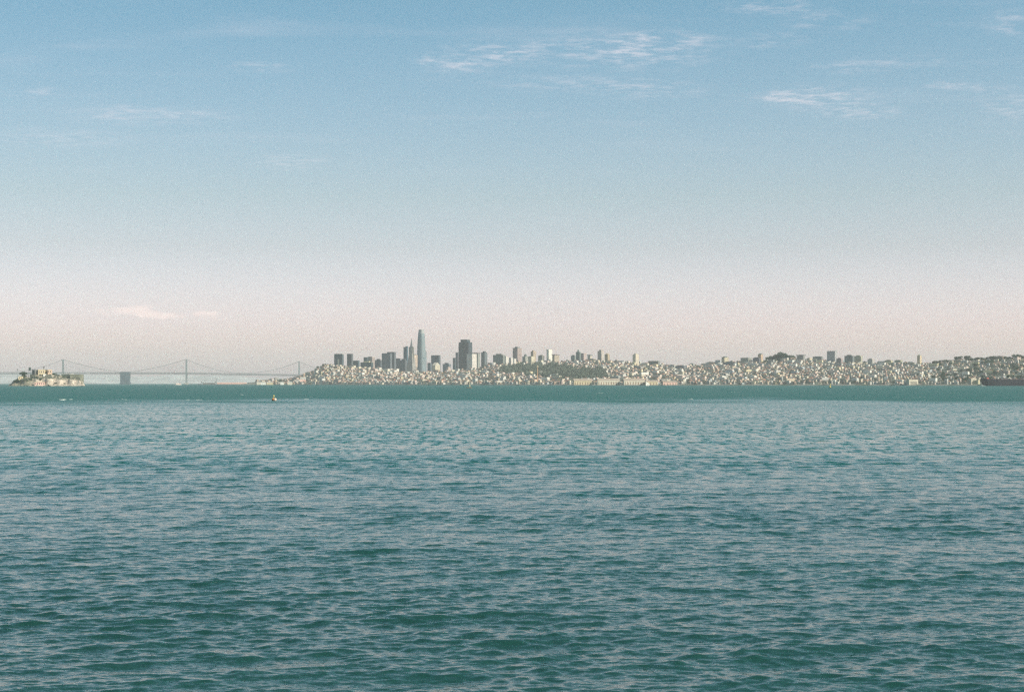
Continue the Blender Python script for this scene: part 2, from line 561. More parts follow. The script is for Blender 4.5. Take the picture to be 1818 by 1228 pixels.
# faint ridge across the bay
def ridge():
    g = MB()
    D0 = 22500
    xs = list(range(-500, 1100, 12))
    prof = []
    for i, px in enumerate(xs):
        y = 667 - 3.5 * math.sin(px * .006 + 1.2) - 2 * math.sin(px * .021) - 1.0 * math.sin(px * .06 + 2)
        if px > 500: y += (px - 500) * .02
        prof.append(H + (HY - y) / F * (D0 + 1800))
    for i in range(len(xs) - 1):
        for j in range(6):
            q = []
            for (a, b) in ((i, j), (i + 1, j), (i + 1, j + 1), (i, j + 1)):
                tt = b / 6
                d = D0 + 1800 * tt
                q.append(((xs[a] - CX) / F * d, d, -2 + (prof[a] + 2) * tt ** .9 + 12 * math.sin(a * 1.7 + b * 2.1) * tt * (1 - tt)))
            g.face(q)
    o = g.build('far_hills', mat('far_hill_ground', (.42, .42, .42), .95, .25, .003), smooth=True)
    tag(o, kind='structure')


ridge()

# ------------------------------------------------------------------ trees
def crown_mesh(name, n, seed, shape, m):
    r = random.Random(seed)
    g = MB()
    lobes = []
    if shape == 'round':
        for i in range(7):
            lobes.append((r.uniform(-.35, .35), r.uniform(-.35, .35), r.uniform(.45, .8), r.uniform(.22, .38)))
    elif shape == 'flat':
        for i in range(8):
            lobes.append((r.uniform(-.75, .75), r.uniform(-.5, .5), r.uniform(.72, .92), r.uniform(.16, .28)))
    else:
        for i in range(8):
            z = .25 + .7 * i / 8
            lobes.append((r.uniform(-.08, .08), r.uniform(-.08, .08), z, .30 * (1.15 - z)))
    for lx, ly, lz, lr in lobes:
        for k in range(n // len(lobes)):
            v = Vector((r.gauss(0, 1), r.gauss(0, 1), r.gauss(0, 1))).normalized() * lr * r.uniform(.55, 1.05)
            p = Vector((lx, ly, lz)) + v
            u = Vector((r.gauss(0, 1), r.gauss(0, 1), r.gauss(0, 1))).normalized()
            a = (v.normalized() * .6 + u * .8).normalized()
            b = a.cross(Vector((r.random(), r.random(), r.random()))).normalized()
            s = r.uniform(.05, .10)
            g.face([p - b * s, p + a.cross(b) * s * .9, p + b * s, p - a.cross(b) * s * .9])
    o = g.build(name, m, link=False)
    return o.data


def trunk_mesh(top=.6):
    g = MB()
    g.bar((0, 0, -.05), (0.01, 0, top * .6), .035, r2=.025)
    g.bar((0.01, 0, top * .6), (-.12, .05, top), .02, r2=.01)
    g.bar((0.01, 0, top * .55), (.14, -.04, top * 1.05), .018, r2=.01)
    g.bar((0.01, 0, top * .5), (.02, .12, top * 1.1), .018, r2=.01)
    return g.build('trunk', M_BARK, link=False).data


CROWNS = {'round': [crown_mesh('crown', 420, i, 'round', M_LEAF) for i in range(4)],
          'olive': [crown_mesh('crown', 360, 10 + i, 'round', M_LEAF2) for i in range(3)],
          'flat': [crown_mesh('crown', 420, 20 + i, 'flat', M_LEAF) for i in range(3)],
          'cone': [crown_mesh('crown', 360, 30 + i, 'cone', M_LEAF) for i in range(2)]}
TRUNK = trunk_mesh()


def tree(px, D, z, h, kind, label, group, wide=1.0, name=None):
    x, y = at(px, D)
    nm = name or {'round': 'broadleaf_tree', 'olive': 'olive_green_tree', 'flat': 'cypress_tree', 'cone': 'conifer_tree'}[kind]
    e = empty(nm, (x, y, z), random.uniform(-.4, .4))
    e.scale = (h * wide, h * wide * .8, h)
    c = bpy.data.objects.new('crown', random.choice(CROWNS[kind]))
    t = bpy.data.objects.new('trunk', TRUNK)
    for o in (c, t):
        C.objects.link(o)
        o.parent = e
    tag(e, label, 'tree', group)
    return e


# ------------------------------------------------------------------ generic tower
TH = R(-31)


def place(px0, px1, pxs, D, rot=TH):
    """footprint of a block whose shaded face spans px0..pxs and lit face pxs..px1"""
    c, s = math.cos(rot), -math.sin(rot)
    Wd = max(4, (pxs - px0) * D / F / c)
    Dp = max(4, (px1 - pxs) * D / F / max(s, .05))
    x, y = at((px0 + px1) / 2, D)
    return x, y, Wd, Dp


LANDMARKS = []


def tower(name, label, px0, pxs, px1, ytop, D, wall, roof='penthouse', glass=(.05, .07, .09), fill=(.5, .55), floor=3.6, bay=4.0,
          rot=TH, cat='building', group=None, zb=None, roofcol=None, extra=None):
    x, y, Wd, Dp = place(px0, px1, pxs, D, rot)
    zt = H + (HY - ytop) / F * D
    zb = zg((px0 + px1) / 2, D) - 6 if zb is None else zb
    h = zt - zb
    e = empty(name, (x, y, zb), rot)
    tag(e, label, cat, group)
    W2, D2 = Wd / 2, Dp / 2
    fm = facade(wall, glass, floor, bay, fill)
    rm = mat('roof_finish', roofcol or tuple(v * .7 for v in wall), .9)
    g, r_ = MB(), MB()
    ph = min(6, .08 * h)
    if roof == 'plain':
        g.box(-W2, W2, -D2, D2, 0, h - 1.2)
        r_.box(-W2 - .25, W2 + .25, -D2 - .25, D2 + .25, h - 1.2, h)
    elif roof == 'penthouse':
        g.box(-W2, W2, -D2, D2, 0, h - ph - 1)
        r_.box(-W2 - .25, W2 + .25, -D2 - .25, D2 + .25, h - ph - 1, h - ph)
        r_.box(-W2 * .55, W2 * .5, -D2 * .5, D2 * .6, h - ph, h)
    elif roof == 'stepped':
        g.box(-W2, W2, -D2, D2, 0, h * .93)
        g.box(-W2 * .62, W2 * .62, -D2 * .8, D2 * .8, h * .93, h - 1)
        r_.box(-W2 * .64, W2 * .64, -D2 * .82, D2 * .82, h - 1, h)
        r_.box(-W2 - .2, -W2 * .63, -D2 - .2, D2 + .2, h * .93, h * .93 + 1)
        r_.box(W2 * .63, W2 + .2, -D2 - .2, D2 + .2, h * .93, h * .93 + 1)
    elif roof == 'hip':
        g.box(-W2, W2, -D2, D2, 0, h * .9)
        r_.box(-W2 - .6, W2 + .6, -D2 - .6, D2 + .6, h * .9, h, taper=.15)
    elif roof == 'dome':
        g.box(-W2, W2, -D2, D2, 0, h * .82)
        rr = min(W2, D2) * .8
        r_.lathe([(rr, h * .82)] + [(rr * math.cos(a), h * .82 + (h * .18) * math.sin(a)) for a in (.3, .6, .9, 1.2, 1.45)], n=14)
    elif roof == 'overhang':
        g.box(-W2, W2, -D2, D2, 0, h - 5)
        r_.box(-W2 - 3, W2 + 3, -D2 - 3, D2 + 3, h - 4, h - 1)
        r_.box(-W2 * .4, W2 * .4, -D2 * .4, D2 * .4, h - 5, h - 4)
        r_.box(-W2 * .5, W2 * .3, -D2 * .5, D2 * .5, h - 1, h)
    if extra: extra(g, r_, W2, D2, h)
    g.build('wall', fm, e)
    r_.build('roof', rm, e)
    LANDMARKS.append(((px0 + px1) / 2, name))
    return e, W2, D2, h


DK = (.05, .085, .10)      # dark glass and bronze granite
GR = (.26, .27, .27)
GG = (.20, .23, .22)
CN = (.46, .42, .36)
CM = (.62, .55, .42)
WT = (.74, .70, .64)
PK = (.60, .46, .40)
TN = (.58, .42, .30)

# --- financial district, left to right
def slit(g, r_, W2, D2, h):
    r_.box(-W2 * .1, W2 * .22, -D2 - 1.2, -D2 - .3, h * .12, h * .82)  # pale box stands in for the sunlit gap between the slabs
tower('apartment_tower', 'dark twin-slab apartment tower with a sunlit-coloured slit down its front, leftmost tower on the hill', 593, 608, 610.5, 628, 8900, DK, 'plain', extra=slit, roofcol=(.55, .5, .4))
tower('apartment_tower', 'narrow dark apartment tower just right of the twin-slab tower', 616, 624.5, 627, 628, 8950, (.10, .11, .12), 'plain')
tower('office_block', 'low dark block joined to the foot of the narrow dark tower', 626.5, 636, 638.5, 640, 9000, DK, 'plain')
tower('office_block', 'small dark block on a wider dark one, left of the pink-roofed block', 645.5, 651.5, 653, 634, 9150, DK, 'plain')
tower('office_block', 'broad dark low office block with a pale strip along its roof', 639.5, 660, 663, 641, 9050, DK, 'penthouse', roofcol=(.55, .5, .36))
tower('office_block', 'pinkish block with a flat pale roof behind the broad dark one', 653, 661, 665.5, 633, 9250, (.40, .33, .31), 'plain', roofcol=(.75, .68, .62))
tower('office_tower', 'grey-blue office block left of the big wide dark tower', 665.5, 676, 678.5, 637, 9100, (.13, .15, .17), 'penthouse')
tower('office_tower', 'wide dark office tower with a sunlit edge, left of the leaning blue tower', 677.5, 693.5, 696, 627, 9050, (.14, .16, .18), 'plain')
tower('office_tower', 'dark slab rising just behind the wide dark tower, slightly taller', 687, 700.5, 703, 624.7, 9300, (.12, .14, .16), 'plain')
tower('office_block', 'dark low block filling the gap right of the wide dark tower', 703, 709, 711, 636, 9200, (.13, .15, .18), 'plain')
tower('office_block', 'dark stepped block at the foot of the blue tower', 710.5, 720, 723, 637, 9150, (.13, .15, .17), 'stepped')
def slant(g, r_, W2, D2, h):
    r_.box(W2 * .1, W2, -D2, D2, h, h + 5, taper=.8)
tower('glass_tower', 'deep blue glass tower with slanted top left of the spired pyramid', 716.3, 722.6, 724.6, 616, 9500, (.05, .10, .14), 'plain', glass=(.04, .09, .13), extra=slant)

# spired pyramid
def pyramid():
    D = 9150
    x, y = at(730.6, D)
    zb = zg(730, D) - 4
    zt = H + (HY - 600) / F * D
    h = zt - zb
    e = empty('pyramid_tower', (x, y, zb), TH)
    tag(e, 'tall slim pyramid tower ending in a thin spire, dark left face and pale right face', 'skyscraper')
    g = MB()
    b = 27.0
    hs = h * .78
    def half(z): return b * (1 - z / (h * 1.02))
    g.box(-b, b, -b, b, 0, hs, taper=half(hs) / b)
    g.build('wall', facade((.34, .33, .31), (.05, .06, .07), 3.9, 3.2, (.6, .5)), e)
    s_ = MB()
    a = half(hs)
    s_.box(-a - .3, a + .3, -a - .3, a + .3, hs, hs + 1.5)
    s_.box(-a * .95, a * .95, -a * .95, a * .95, hs + 1.5, h, taper=.06)
    s_.build('spire', mat('spire_metal', (.20, .21, .22), .4), e)
    for sx in (-1, 1):
        f_ = MB()
        z0, z1 = h * .42, h * .80
        xa, xb = sx * half(z0) * .96, sx * (half(z0) + .4)
        x1 = sx * half(z1) * .6
        P = [(xb, -3.2, z0), (xb, 3.2, z0), (xb * .92, 3.2, z1), (xb * .92, -3.2, z1), (x1, -3.2, z1), (x1, 3.2, z1), (xb * .8, -3.2, z0), (xb * .8, 3.2, z0)]
        f_.add(P, [(0, 1, 2, 3), (3, 2, 5, 4), (6, 0, 3, 4), (1, 7, 5, 2), (7, 6, 4, 5), (6, 7, 1, 0)])
        f_.build('wing', mat('wing_stone', (.22, .22, .21), .8), e)
    LANDMARKS.append((730.6, 'pyramid_tower'))
pyramid()

tower('office_tower', 'sunlit tan office tower squeezed between the pyramid and the rounded skyscraper', 731.5, 733.6, 741, 628, 9350, (.58, .45, .36), 'penthouse', roofcol=(.2, .2, .2))


def rounded():
    D = 9650
    x, y = at(748, D)
    zb = zg(748, D) - 4
    zt = H + (HY - 585) / F * D
    h = zt - zb
    e = empty('rounded_skyscraper', (x, y, zb), TH)
    tag(e, 'tallest skyscraper, rounded and tapering pale blue glass tower with a flat crown', 'skyscraper')
    k = D / F
    w = lambda y_: np.interp(y_, [585, 600, 614, 640, 680], [4.2, 5.5, 6.25, 6.8, 7.1]) * k
    prof = [(w(y_), H + (HY - y_) / F * D - zb) for y_ in range(680, 590, -6)]
    prof = [(w(680), 0)] + [p for p in prof if p[1] > 1]
    z_c = H + (HY - 592) / F * D - zb
    prof = [p for p in prof if p[1] < z_c] + [(w(592), z_c)]
    MB().lathe(prof, n=28, sq=1.8).build('wall', facade((.21, .27, .29), (.12, .16, .19), 4.2, 3.0, (.7, .7)), e, smooth=False)
    MB().lathe([(w(592) * .985, z_c), (w(588) * .985, z_c + (h - z_c) * .5), (w(585) * .97, h)], n=28, sq=1.8).build('crown', facade((.34, .36, .36), (.2, .24, .26), 2.2, 2.4, (.6, .5)), e)
    LANDMARKS.append((748, 'rounded_skyscraper'))
rounded()

tower('office_tower', 'blue-grey tower tucked against the right foot of the tallest skyscraper', 750, 755.5, 757.3, 623, 9800, (.17, .21, .24), 'plain')
tower('office_block', 'blue-grey low block right below the tallest skyscraper', 758.8, 764.5, 766.5, 644, 9100, (.14, .17, .20), 'plain')
tower('office_tower', 'squat dark square tower standing alone right of the tallest skyscraper', 765.3, 779.5, 782.2, 630.5, 9300, (.10, .12, .14), 'plain')
def pitched(g, r_, W2, D2, h):
    r_.gable(-W2, W2, -D2, D2, h, h + 14, axis='x')
tower('sail_roofed_hall', 'pale steep-roofed building in front of the squat dark square tower', 767.5, 773, 781, 648, 8750, CM, 'plain', extra=pitched, roofcol=(.45, .42, .36))
tower('office_block', 'grey-blue low block between the squat dark tower and the massive dark tower', 786, 797, 800.5, 644, 9000, (.16, .19, .22), 'penthouse')
tower('apartment_block', 'small pinkish building with peaked roof below the grey-blue low block', 793, 796, 800.5, 651, 8650, PK, 'hip')


def massive():
    D = 9350
    x, y, Wd, Dp = place(814.3, 838.5, 832.2, D)
    zb = zg(826, D) - 4
    h = H + (HY - 603) / F * D - zb
    hs = H + (HY - 607.5) / F * D - zb
    e = empty('granite_skyscraper', (x, y, zb), TH)
    tag(e, 'massive dark bronze skyscraper with stepped shoulders, darkest big tower on the skyline', 'skyscraper')
    W2, D2 = Wd / 2, Dp / 2
    g = MB()
    n = 9
    for i in range(n):        # saw-toothed bays
        a = -W2 + i * Wd / n
        g.box(a, a + Wd / n * .62, -D2 - 1.5, -D2, 0, hs - (0 if 1 < i < n - 2 else 12))
    g.box(-W2, W2, -D2, D2, 0, hs)
    g.build('wall', facade((.03, .05, .065), (.02, .04, .055), 3.9, 3.4, (.5, .6)), e)
    c_ = MB()
    c_.box(-W2 * .66, W2 * .6, -D2 * .9, D2 * .9, hs, h)
    c_.build('crown', facade((.03, .05, .065), (.02, .04, .055), 3.9, 3.4, (.5, .6)), e)
    r_ = MB()
    r_.box(-W2 * .67, W2 * .61, -D2 * .92, D2 * .92, h, h + 1)
    r_.build('roof', M_ROOF, e)
    LANDMARKS.append((826, 'granite_skyscraper'))
massive()
tower('office_tower', 'slim grey-violet tower leaning on the left side of the massive dark skyscraper', 808.8, 813, 815, 625.5, 9500, (.17, .17, .20), 'plain')
tower('office_tower', 'short dark tower second to the left of the massive dark skyscraper', 803.9, 807.8, 809, 635, 9300, (.09, .12, .14), 'plain')
tower('apartment_tower', 'grey tower with a bright white sunlit side, before the massive dark skyscraper', 828.6, 838.5, 846.3, 628, 8850, (.60, .56, .52), 'plain', fill=(.35, .4), roofcol=(.3, .3, .28))
tower('hotel_tower', 'grey-green tower with dark flat roof just behind the white-sided tower', 838, 848.5, 852.5, 626, 9300, (.30, .31, .28), 'overhang', roofcol=(.12, .12, .12))
tower('apartment_tower', 'slim dark tower with a thin pink sunlit side, alone right of the white-sided tower', 854.3, 860.6, 865.3, 623.4, 8900, (.12, .15, .16), 'penthouse')
tower('house_block', 'small dark flat-roofed block right of the slim dark tower', 866, 872.5, 874, 644, 8500, (.08, .12, .13), 'plain')
tower('house_block', 'small bright white cube between the small dark block and the broad grey block', 874.8, 876, 880, 643, 8450, WT, 'plain')
tower('apartment_block', 'broad grey-green slab block with flat roof left of the tall pink-edged tower', 875.3, 893, 897.6, 628, 8700, (.22, .24, .21), 'penthouse')
tower('apartment_block', 'bright white narrow block at the right end of the broad grey-green slab', 896.5, 898.2, 903, 633, 8600, WT, 'plain')
tower('apartment_tower', 'tall dark apartment tower with a pink sunlit side, tallest on the middle ridge', 910.3, 918.6, 926.4, 615.5, 8500, (.46, .36, .34), 'penthouse', glass=(.03, .05, .06), fill=(.62, .6), roofcol=(.2, .22, .22))
tower('apartment_block', 'narrow block with white sunlit side, left one of the white pair', 903.5, 907.5, 911, 635, 8250, (.64, .60, .56), 'plain', fill=(.3, .4))
tower('apartment_block', 'narrow block with white sunlit side, right one of the white pair', 911, 913, 916.5, 636.5, 8200, (.66, .62, .58), 'plain', fill=(.3, .4))
tower('apartment_tower', 'dark tower with a pale side and a dark round tank on its roof', 927.3, 932.8, 938.4, 628, 8450, (.38, .38, .33), 'dome', fill=(.6, .6), roofcol=(.12, .14, .14))
tower('apartment_tower', 'dark and tan tower whose top shows above the cream-sided block', 942.2, 946.7, 951.8, 622, 8550, (.50, .40, .30), 'penthouse', fill=(.6, .6))
tower('apartment_block', 'block with blue-grey front and cream side below the dark and tan tower', 937.5, 943.4, 949.2, 632.3, 8200, (.60, .54, .42), 'plain', fill=(.45, .5))
tower('apartment_block', 'grey-green square block right of the cream-sided block', 955.3, 962.5, 966.2, 630, 8300, (.28, .29, .25), 'penthouse')
tower('apartment_tower', 'slender tower with grey front and brilliant white side, right of the square block', 970.2, 974.1, 980.4, 620, 8300, (.74, .72, .64), 'plain', fill=(.4, .4), roofcol=(.5, .48, .42))
tower('apartment_block', 'block with dark blue front and wide tan side under an overhanging roof', 980.4, 984.2, 993.2, 628.7, 8250, (.52, .44, .34), 'overhang', fill=(.6, .6), roofcol=(.22, .2, .2))
tower('apartment_tower', 'green-grey domed tower on the ridge right of the overhanging-roof block', 1022.4, 1028.8, 1031, 620, 8150, (.20, .24, .22), 'dome', roofcol=(.12, .15, .14))
tower('apartment_block', 'low grey block at the left side of the domed tower', 1013.5, 1020, 1022.6, 630, 8200, (.26, .29, .27), 'penthouse')
tower('apartment_block', 'broad pinkish block at the right side of the domed tower', 1029.8, 1036, 1041.5, 627, 8250, (.48, .38, .36), 'plain')
tower('apartment_block', 'pale block under a dark flat overhanging roof, between the pinkish block and twin towers', 1043, 1047.5, 1051, 629.5, 8100, (.55, .50, .42), 'overhang', roofcol=(.09, .13, .13))
tower('apartment_tower', 'violet-grey tower with a cream side, taller left one of two close towers', 1060.8, 1067.4, 1072.6, 621, 8000, (.52, .47, .42), 'penthouse', glass=(.10, .10, .13), fill=(.55, .6))
tower('apartment_tower', 'green-grey tower with an orange side, shorter right one of two close towers', 1073.4, 1078.6, 1082.6, 627, 7950, (.48, .38, .26), 'hip', fill=(.55, .6))
tower('apartment_tower', 'lone tower with grey front and cream side on the low saddle of the ridge', 1122.8, 1128, 1134.8, 627.4, 7900, (.64, .57, .45), 'penthouse', fill=(.5, .5))
tower('apartment_block', 'long dark low block with a pink end on the saddle right of the lone tower', 1151, 1167.4, 1171.2, 640.6, 7900, (.20, .22, .20), 'plain')
tower('apartment_block', 'dark bluish block with pale end, first block right of the saddle', 1199, 1213.5, 1218.5, 648.5, 7600, (.20, .22, .25), 'penthouse')
tower('apartment_block', 'dark tower with a wide cream side, first on the western ridge', 1280.2, 1285, 1294.4, 632.6, 7700, (.56, .49, .36), 'penthouse', glass=(.03, .05, .05), fill=(.5, .55), roofcol=(.13, .16, .15))
tower('apartment_block', 'wide grey terrace block below the dark tower with the cream side', 1284, 1303, 1308, 641.5, 7500, (.24, .26, .26), 'penthouse')
tower('apartment_block', 'dark block with a cream end, second on the western ridge', 1314.4, 1327, 1334.8, 635, 7700, (.30, .31, .26), 'plain', roofcol=(.14, .18, .16))
tower('apartment_block', 'dark violet slab at the foot of the orange-sided tower', 1336.4, 1347, 1350, 634, 7600, (.18, .18, .21), 'penthouse')
tower('apartment_tower', 'narrow tower with an orange sunlit side left of the wooded hilltop', 1345.2, 1350, 1355, 627, 7750, (.55, .38, .26), 'hip', fill=(.5, .5), roofcol=(.10, .14, .12))
tower('apartment_block', 'block with flared dark roof and cream front right of the wooded hilltop', 1414.5, 1425, 1429.5, 629.5, 7550, (.32, .32, .30), 'overhang', roofcol=(.10, .12, .13))
tower('apartment_tower', 'pale cream tower of middling height left of the long grey terrace', 1433, 1436.4, 1442.8, 635, 7450, (.62, .53, .40), 'plain', fill=(.4, .45))
tower('apartment_block', 'long grey terrace block with raised middle between the cream tower and the white-sided block', 1443, 1457, 1462, 632.5, 7500, (.27, .28, .27), 'stepped')
tower('apartment_tower', 'dark block with a gleaming white side, highest on the western ridge', 1468, 1480.6, 1485.8, 623, 7400, (.60, .60, .60), 'plain', glass=(.02, .035, .05), fill=(.72, .75), roofcol=(.12, .15, .15))
tower('apartment_block', 'dark block with a pink side lower right of the gleaming white-sided block', 1484.4, 1492, 1497, 635, 7350, (.44, .34, .33), 'penthouse', glass=(.03, .05, .06), fill=(.6, .6))
tower('apartment_block', 'big dark block with a rooftop box on its right, right of the pink-sided block', 1499.2, 1512, 1516.5, 629.8, 7300, (.15, .18, .18), 'penthouse')
tower('apartment_block', 'greenish and white speckled block next to the big dark block', 1516.5, 1527, 1531.5, 630.5, 7450, (.42, .42, .32), 'penthouse')
tower('apartment_tower', 'dark tower with a white side sloping down to the right, alone at a dip', 1539.5, 1547, 1553.4, 636, 7250, (.58, .55, .52), 'penthouse', glass=(.03, .05, .06), fill=(.62, .6))
tower('apartment_block', 'yellowish low block with dark left end, left one of two side by side', 1570, 1580, 1586, 638.5, 7200, (.46, .43, .30), 'penthouse')
tower('apartment_block', 'greyish yellow low block, right one of two side by side', 1587.5, 1597, 1603, 638.8, 7150, (.40, .39, .29), 'stepped')
tower('apartment_tower', 'solitary narrow tower with a glowing cream side at the start of the wooded slope', 1627.4, 1631.8, 1637.2, 628.6, 7000, (.62, .50, .34), 'hip', fill=(.5, .5), roofcol=(.3, .3, .28))

# ------------------------------------------------------------------ houses
PAL = [('white', (.78, .75, .70)), ('cream', (.70, .62, .48)), ('pale pink', (.68, .52, .47)), ('tan', (.55, .43, .31)), ('light grey', (.55, .55, .54)),
       ('yellow', (.70, .60, .36)), ('pale blue', (.46, .54, .60)), ('brown', (.30, .20, .15)), ('grey', (.30, .31, .31)), ('peach', (.70, .47, .34))]
PAL = [(n_, tuple(.72 * v + .28 * q for v, q in zip(c_, (.66, .66, .60)))) for n_, c_ in PAL]
PW = [26, 22, 12, 9, 12, 6, 4, 4, 6, 3]


def house_mesh(kind):
    """unit: metres; slots wall, roof, glass"""
    g = MB()
    r = random.Random(hash(kind) % 1000 if False else {'flat': 1, 'gabled': 2, 'hipped': 3, 'terraced': 4, 'tall': 5}[kind])
    Wd, Dp, h = {'flat': (13, 15, 10.5), 'gabled': (12, 15, 9), 'hipped': (16, 15, 9.5), 'terraced': (26, 15, 11), 'tall': (18, 17, 20)}[kind]
    a, b = Wd / 2, Dp / 2
    g.box(-a, a, -b, b, -6, h, 0, 1)
    if kind in ('flat', 'terraced', 'tall'):
        for (x0, x1, y0, y1) in ((-a - .2, a + .2, -b - .2, -b + .3), (-a - .2, a + .2, b - .3, b + .2), (-a - .2, -a + .3, -b + .3, b - .3), (a - .3, a + .2, -b + .3, b - .3)):
            g.box(x0, x1, y0, y1, h - .3, h + .7, 0)
        g.box(-a * .3, a * .2, -1, 3, h, h + 2.4, 0, 1)
    elif kind == 'gabled':
        g.gable(-a, a, -b, b, h, h + 4.2, 1, 0, 'y')
    else:
        g.box(-a - .5, a + .5, -b - .5, b + .5, h, h + 3.6, 1, taper=.35)
        g.box(a * .3, a * .3 + 1.2, -1, .4, h, h + 4.8, 0)
    # bay windows and glazing on the two street sides
    nb = max(2, round(Wd / 6.5))
    for i in range(nb):
        cx = -a + (i + .5) * Wd / nb
        z = 1.2
        if kind in ('flat', 'terraced'):
            g.box(cx - 1.7, cx + 1.7, -b - 1.1, -b, 3.2, h - .8, 0)
            y = -b - 1.1
        else:
            y = -b
        while z < h - 2:
            yy_ = y if z > 3 else -b
            g.box(cx - 1.1, cx + 1.1, yy_ - .08, yy_ - .01, z, z + 1.7, 2)
            z += 3.1
    for i in range(3):
        cy = -b + (i + .5) * Dp / 3
        z = 1.2
        while z < h - 2:
            g.box(a + .01, a + .08, cy - .8, cy + .8, z, z + 1.6, 2)
            z += 3.1
    return g


HM = {}
for k_ in ('flat', 'gabled', 'hipped', 'terraced', 'tall'):
    o_ = house_mesh(k_).build('house', [M_HOUSE, M_TILE if k_ in ('gabled', 'hipped') else M_ROOF, M_WIN], link=False)
    HM[k_] = o_.data
SIZE = {'flat': (13, 10.5), 'gabled': (12, 12), 'hipped': (16, 12), 'terraced': (26, 11), 'tall': (18, 20)}


def wooded(px, y):
    """dark wooded bluff, park and treed slopes, in bearing and apparent height"""
    q = 2.0 * math.sin(px * .21) + 1.6 * math.sin(px * .47 + y * .5) + 1.2 * math.sin(px * .9 + 1)
    top = float(np.interp(px, [884, 900, 930, 1000, 1015, 1045, 1062, 1080], [664, 652, 650, 651, 656, 660, 655, 668]))
    bot = float(np.interp(px, [884, 940, 1000, 1080], [664, 667, 675, 674]))
    if 884 < px < 1080 and top + q < y < bot + q * .6: return True
    if 1359 < px < 1404 and y < 641: return True
    return False


def shore_green(px, y):
    return False


KN = {'flat': 'flat-roofed', 'gabled': 'gabled', 'hipped': 'hip-roofed', 'terraced': 'wide terraced', 'tall': 'tall apartment'}
cand = []
hr = random.Random(21)
BIG_D, BIG_T = [], 0
tries = 0
taken = []
while len(cand) < 300 and tries < 30000:
    tries += 1
    px = hr.uniform(548, 1817)
    t_ = hr.random() ** 1.05
    D = float(ip(px, SH) + t_ * (ip(px, CR) - ip(px, SH)) * .97) + 25
    z = zg(px, D)
    y = scr_y(px, D, z)
    if wooded(px, y): continue
    if px > 1655 and hr.random() < .62: continue
    if any(abs(px - a) < 5.5 and abs(y - b) < 3.0 for a, b in taken): continue
    taken.append((px, y))
    kind = hr.choices(['flat', 'gabled', 'hipped', 'terraced', 'tall'], [30, 18, 14, 18, 20])[0]
    cn, cc = hr.choices(PAL, PW)[0]
    cand.append((px, D, z, y, kind, cn, cc))

LM = [(575, 'the wooded left hilltop'), (601, 'the twin-slab tower'), (640, 'the low dark blocks'), (690, 'the wide dark tower'), (730, 'the spired pyramid'),
      (760, 'the tallest skyscraper'), (785, 'the squat dark tower'), (826, 'the massive dark skyscraper'), (858, 'the slim dark tower'), (885, 'the grey-green slab'), (918, 'the pink-sided tower'),
      (950, 'the tan-topped tower'), (980, 'the brilliant white-sided tower'), (1026, 'the domed tower'), (1071, 'the two close towers'), (1128, 'the lone saddle tower'), (1161, 'the pink-ended block'),
      (1208, 'the bluish block'), (1245, 'the bare ridge dip'), (1287, 'the cream-sided dark tower'), (1324, 'the cream-ended block'), (1350, 'the orange-sided tower'), (1384, 'the wooded hilltop'), (1422, 'the flared-roof block'),
      (1452, 'the long grey terrace'), (1477, 'the gleaming white-sided block'), (1510, 'the big dark block'), (1546, 'the sloping white-sided tower'), (1587, 'the yellowish twin blocks'), (1632, 'the solitary cream tower'),
      (1680, 'the start of the treed crest'), (1730, 'the dark ship bow'), (1785, 'the long dark ship')]
ORD = ['leftmost', 'second from left', 'third from left', 'fourth from left', 'fifth from left', 'sixth from left', 'seventh from left']


def near_lm(px):
    return min(LM, key=lambda l: abs(l[0] - px))[1]


def uniq(items, key):
    """items with equal keys get an ordinal, left to right"""
    cell = {}
    for i, it in enumerate(items):
        cell.setdefault(key(it), []).append(i)
    lab = {}
    for k, ids in cell.items():
        ids.sort(key=lambda i: items[i][0])
        for n, i in enumerate(ids):
            lab[i] = k if len(ids) == 1 else f'{k}, {ORD[n]}' if n == 0 else f'{k}, {ORD[min(n, 6)]}'
    return lab


def band(y, px):
    ys = float(np.interp(px, PXS, SKY))
    f = (681 - y) / max(6, 681 - ys)
    return 'by the shore' if f < .3 else 'halfway up' if f < .66 else 'near the crest'


hl = uniq(cand, lambda c: f'{c[5]} {KN[c[4]]} house {band(c[3], c[0])} below {near_lm(c[0])}')
for i, (px, D, z, y, kind, cn, cc) in enumerate(cand):
    x, yv = at(px, D)
    o = bpy.data.objects.new('apartment_house' if kind == 'tall' else 'house', HM[kind])
    C.objects.link(o)
    s = hr.uniform(.72, .98)
    o.location = (x, yv, z)
    o.rotation_euler = (0, 0, hr.choice([TH, TH, TH, TH + R(90), R(15), R(25)]) + hr.uniform(-.05, .05))
    o.scale = (s, s, s * hr.uniform(.85, 1.1))
    o.color = (*cc, 1)
    tag(o, hl[i], 'house', 'houses on the city hillside')

